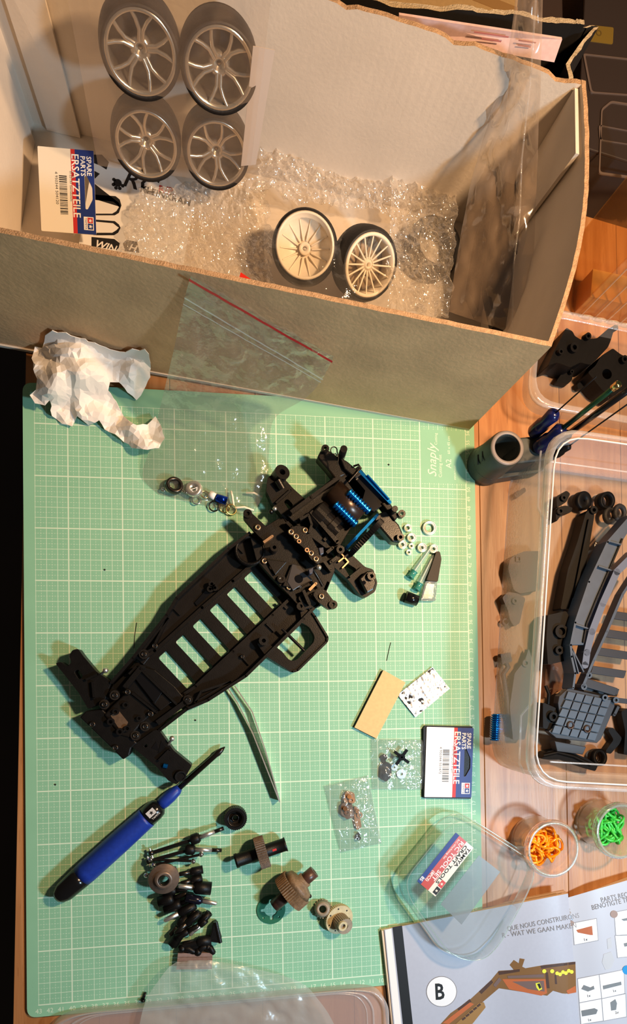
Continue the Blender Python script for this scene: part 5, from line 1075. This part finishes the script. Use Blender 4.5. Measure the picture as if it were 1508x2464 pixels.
# ================================================================ rounded clear tub with gearbox halves
ro = thing('small_parts_tub', 'rounded clear tub with black gearbox halves behind the tool stand', 'plastic tub', tuple(at(1420, 900, TZ)))
def RR(i, z):
    o_ = at(1296, 962, 4.2); return rrect(V(o_.x-.9, o_.y-.2, 0), V(.99, -.12, 0), V(.12, .99, 0), 17, 9.6, 2.6, i, z)
b = MB(); loft(b, [RR(1.1, TZ+.02), RR(.9, TZ+.3), RR(.35, 4.0)]); b.build('wall', film('clear_tub_wall', body=.12, edge=.35, bump=.05, bodycol=(215, 205, 195)), ro)
b = MB(); b.prism([p.xy for p in RR(1.1, 0)], TZ+.02, TZ+.1); b.build('base', CLEARBOX, ro)
b = MB(); loft(b, [RR(.45, 4.0), RR(.2, 4.25), RR(-.3, 4.2), RR(-.35, 3.9), RR(-.1, 3.9)]); b.build('rim', FROST_RIM, ro)
def gbox(label, pts, z1, rings, hole=None):
    b = MB(); b.prism(rounded(pp(pts, z1), .2, 3), 0, z1, [circ(at(*hole, z1), .55, 18)] if hole else [])
    for x, y, r in rings: b.ring(at(x, y, z1-.2), (.1, -.1, 1), r, r*.5, .7, 16)
    return tag(b.build('gearbox_half', TBLK), label, 'gearbox half', 'gearbox halves behind the tool stand')
gbox('black gearbox half with a pointing arm against the box corner', [(1318, 880), (1330, 850), (1346, 820), (1362, 788), (1378, 798), (1382, 808), (1398, 818), (1404, 810), (1412, 816), (1436, 814), (1466, 788), (1476, 796), (1468, 822), (1462, 836), (1436, 864), (1418, 878), (1396, 872), (1372, 884), (1340, 872)], 2.6, ((1372, 842, .5), (1340, 852, .3), (1405, 815, .35), (1470, 795, .3)))
gbox('black gearbox half with a large round hole at the right edge', [(1414, 896), (1432, 880), (1446, 856), (1474, 838), (1492, 852), (1520, 866), (1520, 930), (1490, 942), (1476, 954), (1448, 938), (1430, 916)], 2.4, ((1492, 870, .4),), (1460, 900))
gbox('small black cover piece in the rounded clear tub', [(1338, 918), (1350, 900), (1362, 896), (1368, 890), (1378, 896), (1376, 914), (1366, 924)], .9, ((1366, 900, .22),)); gbox('tiny black cap piece beside the small cover piece', [(1388, 924), (1396, 918), (1406, 924), (1404, 934), (1390, 936)], .7, ())
# ================================================================ ribbed clear container
RIBP = film('bright_rib', body=.35, edge=.4, bump=0, bodycol=(240, 220, 190), rough=.1, refl=.15)
rc = thing('ribbed_container', 'clear ribbed container with painted amber wood glow at the right edge', 'container', tuple(at(1460, 760, TZ)))
y0 = at(1440, 772, TZ).y; N = V(.12, 1, 0).normalized(); p0 = V(at(1440, 772, TZ).x, y0, 0)
hz = on_plane(1465, 545, p0, N).z;  xr = V(N.y, -N.x, 0)
AMB = film('amber_clear_plastic', tint=(255, 240, 214), body=.08, edge=.2, bump=.05, bodycol=(225, 190, 140), rough=.1)
c0 = p0-xr*3.2
b = MB(); b.hexa([c0+V(0, 0, TZ+.02), c0+xr*22+V(0, 0, TZ+.02), c0+xr*22+N*.12+V(0, 0, TZ+.02), c0+N*.12+V(0, 0, TZ+.02)], [c0+V(0, 0, hz), c0+xr*22+V(0, 0, hz), c0+xr*22+N*.12+V(0, 0, hz), c0+N*.12+V(0, 0, hz)]); b.build('front_wall', AMB, rc)
for s_ in (0, 22):
    b = MB(); e = c0+xr*s_; b.hexa([e+V(0, 0, TZ+.02), e+N*9+V(0, 0, TZ+.02), e+N*9+xr*.12+V(0, 0, TZ+.02), e+xr*.12+V(0, 0, TZ+.02)], [e+V(0, 0, hz), e+N*9+V(0, 0, hz), e+N*9+xr*.12+V(0, 0, hz), e+xr*.12+V(0, 0, hz)]); b.build('side_wall', AMB, rc)
b = MB(); e = c0+N*.3; b.hexa([e+xr*.3+V(0, 0, TZ+.03), e+xr*21.7+V(0, 0, TZ+.03), e+xr*21.7+N*3+V(0, 0, TZ+.03), e+xr*.3+N*3+V(0, 0, TZ+.03)], [e+xr*.3+V(0, 0, hz*.22), e+xr*21.7+V(0, 0, hz*.22), e+xr*21.7+N*3+V(0, 0, hz*.22), e+xr*.3+N*3+V(0, 0, hz*.22)]); b.build('wood_glow_block', P('wood_glow_block', (214, 166, 98), .5, rgb2=(200, 142, 66), vscale=.3), rc)  # added amber block, painted for warm-lit wood seen through the clear wall
for k in range(12):
    e = c0+xr*(.9+1.55*k)-N*.02; b = MB(); b.tube([e+V(0, 0, TZ+.1), e+V(0, 0, hz*.5), e+V(0, 0, hz)], .09, 6); b.build('rib', RIBP, rc)
    b = MB(); b.tube([e+xr*.2-N*.1+V(0, 0, .2), e+xr*.7-N*.25+V(0, 0, .5), e+xr*1.2-N*.1+V(0, 0, .2)], .12, 6); b.build('foot_bead', RIBP, rc)
b = MB(); e = c0-xr*.3-N*.4; b.hexa([e+V(0, 0, hz), e+xr*22.6+V(0, 0, hz), e+xr*22.6+N*1.2+V(0, 0, hz), e+N*1.2+V(0, 0, hz)], [e+V(0, 0, hz+.5), e+xr*22.6+V(0, 0, hz+.5), e+xr*22.6+N*1.2+V(0, 0, hz+.5), e+N*1.2+V(0, 0, hz+.5)]); b.build('rim', FROST, rc)
# ================================================================ dark storage cases at the back right
DKC = film('smoky_case_plastic', tint=(150, 130, 120), body=.5, bodycol=(72, 60, 54), edge=.2, bump=.05, rough=.25); DKF = P('dark_case_filling', (46, 36, 31), .7, var=.3, vscale=.3)
sc = thing('storage_case', 'smoky dark storage case behind the right box corner', 'storage case', tuple(at(1480, 250, TZ)))
zt = hz*.5+1.0
cs = [at(1392, 506, zt), at(1640, 560, zt), at(1640, -120, zt), at(1412, -120, zt)]
cs = [V(max(p.x, 51.8), p.y, 0) for p in cs]
yb = max(cs[0].y, (c0+N*9.6).y+2.6); cs[0].y = yb; cs[1].y = yb-2
MB().prism([p.xy for p in cs], TZ+.02, zt-.3).build('filling', DKF, sc); MB().prism([p.xy for p in cs], zt-.3, zt).build('lid', DKC, sc, bevel=.1)
for q in ([(1446, 262), (1470, 242), (1600, 262), (1600, 440), (1440, 418)], [(1402, 128), (1600, 150), (1600, 235), (1420, 222)], [(1440, 300), (1600, 330), (1600, 360), (1442, 336)]):
    q2 = rounded(pp(q, zt+.12), .3, 3); cen = sum((Vector(p) for p in q2), Vector((0, 0)))/len(q2)
    MB().prism(q2, zt, zt+.12, [[p.lerp(cen, .05) for p in q2]]).build('lid_ridge', P('smoky_ridge', (96, 82, 74), .35), sc)
b = MB(); b.prism(rounded(pp([(1420, 60), (1476, 66), (1474, 106), (1414, 98)], zt+.06), .15, 2), zt, zt+.06); b.build('yellow_label', P('mustard_label', (112, 90, 28), .6), sc)
b = MB(); b.ring(at(1440, 80, zt+.05), (0, 0, 1), .3, .2, .04, 16); b.build('label_ring', P('dark_mustard', (90, 70, 24), .6), sc)
# ================================================================ jars with rubber bands
GLASS = film('jar_glass', body=.04, edge=.6, bump=0, rough=.05, bodycol=(240, 242, 242), refl=.08, refle=.9)
def jar(label, c, r, h, bandcol, glabel, seed, ncnt=64):
    c = V(c.x, c.y, TZ+.02)
    t = thing('glass_jar', label, 'jar', tuple(c))
    MB().lathe([(1e-3, 0), (r*.82, 0), (r*.92, .15), (r*.95, .6), (r*.93, h-.9), (r, h-.7), (r*1.02, h-.1), (r*.98, h), (r*.90, h), (r*.92, h-.3), (r*.86, h-.8), (r*.87, .5), (r*.8, .3), (1e-3, .3)], c, (0, 0, 1), 48, close=False).build('glass', GLASS, t)
    MB().tube([c+V(r*.96*math.cos(a), r*.96*math.sin(a), h) for a in [2*PI*k/48 for k in range(48)]], .09, 6, True).build('lip', CAPC, t)
    for k in (0, .35): MB().lathe([(r*1.0, h-.65+k), (r*1.06, h-.55+k), (r*1.0, h-.45+k)], c, (0, 0, 1), 48, close=False).build('screw_thread', GLASS, t)
    m = P(glabel.split()[0]+'_rubber', bandcol, .35, coat=.3); rnd = random.Random(seed); first = None
    for i in range(ncnt):
        if first is None or i % 9 == 0:
            b = MB(); rr = rnd.uniform(.65, .9); n = 26
            b.tube([V(rr*math.cos(a)*(1+.2*math.sin(a+i)), rr*.8*math.sin(a), .28*math.sin(2*a+i)) for a in [2*PI*k/n for k in range(n)]], .13, 7, True)
            o = b.build('rubber_band', m, None, origin=(0, 0, 0)); first = o
        else: o = first.copy(); COL.objects.link(o)
        tag(o, glabel, 'rubber band', glabel.split()[0]+' bands heaped in the jar')
        a = rnd.uniform(0, 2*PI); q = rnd.uniform(0, 1)**.6*(r*.84-.75)
        o.location = (c+V(q*math.cos(a)-.15, q*math.sin(a), .95+rnd.uniform(0, 1.5)))*S
        o.rotation_euler = (rnd.uniform(-.9, .9), rnd.uniform(-.9, .9), rnd.uniform(0, 6))
jar('clear glass jar of orange rubber bands', at(1331, 2044, 4.0), 2.72, 4.3, (255, 150, 12), 'orange rubber band heaped in the glass jar', 3)
jar('clear glass jar of green rubber bands at the image edge', at(1494, 2000, 4.0), 2.72, 4.3, (60, 190, 70), 'green rubber band heaped in the glass jar', 8)
# ================================================================ instruction booklet
bk = thing('instruction_booklet', 'open instruction booklet with a printed letter b in the corner', 'booklet', tuple(at(1180, 2400, TZ)))
def edgeL(y): return 924+(y-2237)*.098
def edgeR(y): return 1366+(y-2150)*.086
def sst(a, b_, x): t_ = max(0, min(1, (x-a)/(b_-a))); return t_*t_*(3-2*t_)
def zL(x, y):
    u = (x-edgeL(y))/(edgeR(y)-edgeL(y)); return .55+1.4*sst(.48, .95, u)-.5*sst(.94, 1.06, u)
def zR(x, y): return .30+.8*sst(-30, 90, x-edgeR(y))
def lpt(u, v):
    yt = 2237+(2150-2237)*u; y = yt+(2620-yt)*v; x = edgeL(y)+(edgeR(y)-edgeL(y))*u; return at(x, y, zL(x, y))
def rpt(u, v):
    yt = 2168+(2096-2168)*u; y = yt+(2620-yt)*v; x = edgeR(y)-30+u*254; return at(x, y, zR(x, y)+.06)
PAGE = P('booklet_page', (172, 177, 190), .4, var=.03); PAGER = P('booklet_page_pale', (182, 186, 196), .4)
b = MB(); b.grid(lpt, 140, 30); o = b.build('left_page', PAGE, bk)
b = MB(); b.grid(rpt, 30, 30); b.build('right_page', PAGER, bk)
b = MB(); b.prism(pp([(918, 2240), (1350, 2156), (1352, 2200), (1410, 2620), (960, 2620)], .45), TZ+.05, .45); b.build('page_block', P('cream_page_edges', (222, 200, 172), .7), bk)
b = MB(); b.prism(pp([(914, 2244), (924, 2232), (1352, 2150), (1408, 2620), (952, 2620)], -.1), TZ+.02, TZ+.12); b.build('black_cover', BLK, bk)
b = MB(); b.prism(pp([(1362, 2172), (1560, 2098), (1640, 2620), (1412, 2620)], .3), TZ+.05, .3); b.build('right_page_block', P('cream_page_edges_right', (222, 200, 172), .7), bk)
for k, cc in enumerate(((224, 196, 160), (206, 168, 126), (228, 204, 172), (198, 160, 120))):
    def edge_(u, v, k=k):
        w = lpt(.05+.95*u, 0); g = max(.42, w.z-.12-.20*k); g2 = max(.40, w.z-.12-.20*(k+1)); return V(w.x, w.y+.03*k, (w.z-.0 if k == 0 else g)*(1-v)+g2*v)
    b = MB(); b.grid(edge_, 60, 1); b.build('page_edges', P('page_edge_%d' % k, cc, .7), bk)
def mapd(b, zf, eps): b.v = [at(v.x, -v.y, zf(v.x, -v.y)+eps) for v in b.v]; return b
def clipx(poly_, x0, keep):
    out = []
    for i in range(len(poly_)):
        a, c = poly_[i-1], poly_[i]; ia = (a[0] >= x0) == keep; ic = (c[0] >= x0) == keep
        if ia != ic: t_ = (x0-a[0])/(c[0]-a[0]); out.append((x0, a[1]+(c[1]-a[1])*t_))
        if ic: out.append(c)
    return out
def decal(b, pts, step=14):
    x0 = min(p[0] for p in pts); x1 = max(p[0] for p in pts); x = x0
    while x < x1-.01:
        q = clipx(clipx(pts, x, True), x+step, False); x += step
        if len(q) < 3: continue
        q3 = [V(p[0], -p[1], 0) for p in q]
        for tri in tessellate_polygon([q3]):
            a, c, d = [q3[i] for i in tri]
            if (c-a).cross(d-a).z < 0: c, d = d, c
            b.add([a, c, d], [(0, 1, 2)])
    return b
def print_(nm, polys, m, zf=zL, eps=.02):
    for q in polys: mapd(decal(MB(), q), zf, eps+(.06 if zf is zR else 0)).build(nm, m, bk)
def ptext(nm, items, m, zf=zL, eps=.03):
    b = MB()
    for s_, x, y, size, ang, kw in items: glyphs(b, s_, size, Matrix.Translation((x, -y, 0)) @ Matrix.Rotation(ang, 4, 'Z'), **kw)
    mapd(b, zf, eps+(.06 if zf is zR else 0)).build(nm, m, bk)
print_('spine_strip', [[(944, 2231), (967, 2227), (1010, 2620), (986, 2620)]], INK)
print_('white_margin', [[(926, 2238), (941, 2234), (982, 2620), (964, 2620)]], WHITEP)
def pc(x, y, r, n=36): return [(x+r*math.cos(2*PI*k/n), y+r*math.sin(2*PI*k/n)) for k in range(n)]
print_('step_circle_line', [pc(1062, 2386, 37)], GREYINK, eps=.02); print_('step_circle', [pc(1062, 2386, 35.5)], P('pale_print', (226, 228, 230), .4), eps=.03)
ptext('step_letter', [('B', 1046, 2405, 54, .05, dict(bold=1.2, sx=.78))], INK, eps=.045)
ptext('left_heading', [('QUE NOUS CONSTRUIRONS', 1221, 2241, 17, .19, dict(sx=.80)), ('R - WAT WE GAAN MAKEN', 1208, 2257, 17, .14, dict(sx=.86))], GREYINK)
B1 = P('printed_brown', (120, 88, 52), .4); B2 = P('printed_dark_brown', (74, 54, 46), .4); B3 = P('printed_orange_brown', (176, 98, 58), .4); B4 = P('printed_grey_brown', (110, 92, 88), .4); YEL = P('printed_lime', (214, 218, 70), .4)
gun = [(1060, 2464), (1084, 2438), (1130, 2406), (1180, 2360), (1200, 2336), (1236, 2334), (1226, 2322), (1236, 2310), (1248, 2318), (1250, 2306), (1262, 2308), (1256, 2326), (1264, 2330), (1310, 2322), (1384, 2314), (1386, 2386), (1360, 2392), (1350, 2390), (1330, 2384), (1316, 2396), (1200, 2378), (1160, 2412), (1168, 2422), (1150, 2440), (1120, 2480), (1040, 2500), (1000, 2540), (960, 2580), (1000, 2520)]
print_('blaster_body', [gun], B1)
print_('dark_blocks', [[(1100, 2428), (1130, 2404), (1134, 2410), (1106, 2434)], [(1152, 2386), (1182, 2358), (1186, 2364), (1158, 2392)], [(1198, 2338), (1250, 2332), (1250, 2338), (1200, 2346)], [(1300, 2324), (1384, 2314), (1384, 2320), (1302, 2331)], [(1312, 2340), (1318, 2340), (1322, 2378), (1314, 2378)], [(1334, 2346), (1338, 2346), (1340, 2368), (1335, 2368)]], B2, eps=.03)
print_('orange_panel', [[(1208, 2356), (1312, 2356), (1316, 2390), (1302, 2396), (1224, 2380)], [(1064, 2462), (1130, 2412), (1140, 2416), (1080, 2464)], [(1362, 2384), (1384, 2372), (1386, 2388), (1366, 2392)]], B3, eps=.035)
print_('grey_panel', [[(1232, 2362), (1308, 2360), (1310, 2386), (1270, 2380)], [(1220, 2348), (1308, 2344), (1308, 2352), (1222, 2354)], [(1186, 2370), (1200, 2352), (1206, 2358), (1192, 2376)]], B4, eps=.045)
print_('lime_dots', [pc(1309, 2337, 5, 12), pc(1328, 2337, 5, 12)]+[pc(1340+7*k, 2342-1.5*k+4*(k % 2), 4.6, 12) for k in range(6)]+[[(1288, 2366), (1298, 2364), (1304, 2380), (1296, 2384), (1290, 2376)]], YEL, eps=.055)
print_('panel_marks', [[(1292, 2368), (1298, 2366), (1302, 2376), (1298, 2380)]], INK, eps=.065)
print_('grip', [[(1096, 2464), (1150, 2414), (1164, 2412), (1168, 2424), (1136, 2464)]], P('printed_tan', (146, 112, 66), .4), eps=.05)
print_('grip_marks', [[(1110+9*k, 2452-8*k), (1118+9*k, 2446-8*k), (1121+9*k, 2450-8*k), (1113+9*k, 2456-8*k)] for k in range(5)], B2, eps=.06)
WB = P('white_print', (236, 238, 240), .35)
boxes = [[(1378, 2222), (1434, 2211), (1438, 2262), (1382, 2273)], [(1478, 2196), (1560, 2180), (1560, 2246), (1482, 2250)], [(1480, 2252), (1560, 2250), (1560, 2296), (1486, 2304)], [(1390, 2356), (1440, 2346), (1446, 2402), (1394, 2412)], [(1442, 2346), (1500, 2334), (1502, 2390), (1448, 2402)], [(1394, 2414), (1446, 2404), (1450, 2456), (1398, 2464)], [(1448, 2404), (1504, 2392), (1506, 2446), (1452, 2456)]]
print_('part_box', boxes, WB, zR, .03)
print_('box_outline', [[(a[0]+dx*1.6, a[1]+dy*1.6) for (a, (dx, dy)) in zip(q, ((-1, -1), (1, -1), (1, 1), (-1, 1)))] for q in boxes], P('box_grey_print', (150, 152, 158), .4), zR, .02)
print_('part_pictures', [[(1404, 2370), (1420, 2376), (1428, 2372), (1430, 2380), (1414, 2386), (1398, 2380)], [(1450, 2372), (1494, 2362), (1495, 2370), (1451, 2381)], [(1398, 2432), (1430, 2426), (1438, 2430), (1434, 2440), (1400, 2446)], [(1468, 2412), (1480, 2404), (1484, 2414), (1482, 2430), (1470, 2432)], [(1494, 2212), (1520, 2206), (1520, 2214), (1500, 2216)], [(1500, 2270), (1530, 2264), (1530, 2274), (1502, 2278)]], P('part_grey_print', (120, 126, 130), .4), zR, .045)
print_('orange_part', [[(1386, 2238), (1424, 2228), (1426, 2250), (1420, 2250), (1390, 2244)]], B3, zR, .045); print_('number_dot', [pc(1477, 2200, 9, 16), pc(1374, 2222, 7, 16)], P('taupe_print', (150, 128, 118), .4), zR, .05)
print_('blue_dot', [pc(1508, 2334, 11, 18)], P('cyan_print', (40, 140, 200), .4), zR, .05)
ptext('right_heading', [('PARTS REQUIRED', 1446, 2172, 17, .22, dict(sx=.8)), ('BENÖTIGTE TEILE', 1424, 2190, 17, .22, dict(sx=.8))], GREYINK, zR)
ptext('part_counts', [('1x', 1404, 2265, 10, .2, {}), ('1x', 1412, 2400, 9, .2, {}), ('1x', 1474, 2388, 9, .2, {}), ('1x', 1414, 2458, 9, .2, {}), ('2x', 1480, 2440, 9, .2, {})], INK, zR, .05)
print_('grey_splash', [[(1452, 2296), (1470, 2290), (1478, 2310), (1470, 2330), (1456, 2334), (1448, 2316)], [(1460, 2260), (1470, 2256), (1472, 2280), (1462, 2284)]], P('splash_print', (182, 185, 190), .4), zR, .02)
# ================================================================ clear vacuum-formed cover with label
cv = thing('clear_tool_cover', 'clear vacuum-formed box cover with a red and blue label on the mat corner', 'plastic cover', tuple(at(1120, 2140, TZ)))
otl = [(960, 2112), (970, 2088), (1056, 1980), (1080, 1964), (1112, 1963), (1150, 1984), (1262, 2058), (1280, 2078), (1283, 2108), (1266, 2150), (1200, 2270), (1168, 2304), (1136, 2312), (1104, 2306), (1070, 2286), (968, 2150)]
ZC = 3.4
def shift(p, base):
    s_ = (p[0]-1120)*.8+(p[1]-2140)*.6; k = max(-1, min(1, s_/60)); dx, dy = .78, .62
    return (p[0]-dx*20*max(k, 0), p[1]-dy*20*max(k, 0)) if base else (p[0]+dx*14*max(-k, 0), p[1]+dy*14*max(-k, 0))
rb_ = rounded(pp([shift(p, True) for p in otl], 1.0), 1.2, 3); rt_ = rounded(pp([shift(p, False) for p in otl], ZC-.6), 1.2, 3)
cen = sum((Vector(p) for p in rt_), Vector((0, 0)))/len(rt_)
def CR(k, z):
    f = max(0, min(1, (z-1.0)/(ZC-1.6))); q = [Vector(a).lerp(Vector(c), f) for a, c in zip(rb_, rt_)]
    return [V(*(cen+(p-cen)*k), z) for p in q]
b = MB(); loft(b, [CR(1.02, .98), CR(1.0, 1.05), CR(1.0, ZC-.6), CR(.975, ZC-.15), CR(.93, ZC)]); b.build('wall', CLEARBOX, cv)
b = MB(); b.prism([p.xy for p in CR(.93, ZC)], ZC-.04, ZC); b.build('top_face', CLEARBOX, cv)
b = MB(); b.tube([V(p.x, p.y, .98) for p in CR(1.02, 1)], .07, 6, True); b.build('rim_bead', CAPC, cv)
b = MB(); b.tube([V(p.x, p.y, ZC-.2) for p in CR(.98, ZC)], .05, 6, True); b.build('shoulder_bead', CAPC, cv)
b = MB(); b.prism(pp([(1152, 2058), (1203, 2098), (1110, 2225), (1060, 2176)], ZC-.06), ZC-.09, ZC-.06); b.build('grey_rectangle', film('grey_translucent_film', body=.55, bodycol=(128, 134, 140), bump=0, edge=.1, rough=.4), cv)  # translucent grey rectangle just below the top face, offset from the label
lz = ZC+.03; l0, l1, l2 = at(1096, 2003, lz), at(1003, 2120, lz), at(1142, 2036, lz); LM = align(l0, l1-l0, l2-l0); LW, LH = (l1-l0).length, (l2-l0).length
def lab(nm, m, fn): b = MB(); fn(b); b.xf(LM).build(nm, m, cv)
lab('label', P('label_beige', (214, 208, 192), .4), lambda b: b.bx(0, LW, 0, LH, 0, .02))
lab('label_navy_band', BLUEINK, lambda b: b.bx(0, LW, 0, LH*.2, .022, .028)); lab('label_red_band', P('label_red', (178, 58, 40), .4), lambda b: b.bx(0, LW, LH*.2, LH*.6, .022, .028))
lab('label_white_text', WHITEP, lambda b: (glyphs(b, 'R/C TOOL SET', LH*.24, Matrix.Translation((LW*.04, LH*.40, .034)), sx=LW*.9/(LH*.24*7.4), bold=.01), glyphs(b, '(8PCS)', LH*.18, Matrix.Translation((LW*.70, LH*.235, .034)), bold=.008), glyphs(b, 'R/C-Werkzeug-Set', LH*.13, Matrix.Translation((LW*.05, LH*.25, .034))), glyphs(b, '85', LH*.2, Matrix.Translation((LW*.88, LH*.03, .034)), bold=.01)))
lab('label_black_text', INK, lambda b: (glyphs(b, 'TAMIYA', LH*.2, Matrix.Translation((LW*.05, LH*.81, .034)), sx=1.3, bold=.012), glyphs(b, 'CRAFT TOOLS', LH*.2, Matrix.Translation((LW*.05, LH*.63, .034)), sx=LW*.88/(LH*.2*7.4), bold=.012)))
def st5(cx, cy, r): return [V(cx+(r if i % 2 == 0 else r*.42)*math.cos(i*PI/5), cy+(r if i % 2 == 0 else r*.42)*math.sin(i*PI/5)) for i in range(10)]
lab('label_red_star', P('label_star_red', (190, 50, 40), .4), lambda b: b.prism(rect(LW*.72, LW*.84, LH*.79, LH*.99), .03, .036, [st5(LW*.78, LH*.89, LH*.08)])); lab('label_navy_star', INK, lambda b: b.prism(rect(LW*.855, LW*.975, LH*.79, LH*.99), .03, .036, [st5(LW*.915, LH*.89, LH*.08)]))
# ================================================================ frosted lid and hazy bag at the bottom edge
fl_ = thing('frosted_lid', 'frosted plastic lid at the bottom image edge over the mat', 'plastic lid', tuple(at(540, 2450, TZ)))
lo = rounded(pp([(126, 2640), (120, 2470), (160, 2448), (210, 2438), (860, 2381), (910, 2386), (936, 2420), (944, 2640)], 1.2), .9, 5); lcen = sum((Vector(p) for p in lo), Vector((0, 0)))/len(lo)
LR = lambda k, z: [V(*(lcen+(Vector(p)-lcen)*k), z) for p in lo]
LIDF = film('frosted_lid_film', body=.30, bodycol=(196, 176, 172), edge=.3, bump=.1, rough=.25)
b = MB(); loft(b, [LR(1.0, .04), LR(1.0, 1.0), LR(.985, 1.2), LR(.965, 1.2), LR(.955, .9)]); b.build('rim', FROST, fl_)
b = MB(); b.prism([p.xy for p in LR(.955, 0)], .8, .88); b.build('panel', LIDF, fl_)
b = MB(); b.tube([V(p.x, p.y, .95) for p in LR(.90, 0)], .1, 6, True); b.build('panel_ridge', FROST_RIM, fl_)
b = MB(); b.tube([V(p.x, p.y, .92) for p in LR(.86, 0)], .06, 6, True); b.build('panel_ridge', FROST_RIM, fl_)
rows = [(at(426, 2314, 1.3), at(514, 2312, 1.3)), (at(404, 2330, 1.6), at(590, 2326, 1.6)), (at(372, 2372, 1.7), at(715, 2360, 1.7)), (at(350, 2410, 1.8), at(768, 2408, 1.8)), (at(335, 2470, 1.8), at(806, 2470, 1.8)), (at(320, 2580, 1.8), at(850, 2580, 1.8))]
hb = thing('hazy_parts_bag', 'hazy open bag fanning out below the pile of drive shafts', 'plastic bag', tuple(at(480, 2380, .1)))
sheet(MB(), rows, 50, 50, .3, .3, 4).build('top_film', HAZE, hb)
PKB = P('pinkish_brown_strip', (140, 116, 108), .6, var=.2)
for k in range(4):
    y = 2294+10*k; b = MB(); b.prism(pp([(428-k, y), (511-k*.5, y-1), (511-k*.5, y+8), (427-k, y+9)], .8), .05, .8)
    tag(b.build('rubber_strip', PKB), ('topmost', 'second', 'third', 'lowest')[k]+' of four pinkish-brown strips in the bag mouth', 'strip', 'pinkish strips in the bag mouth')
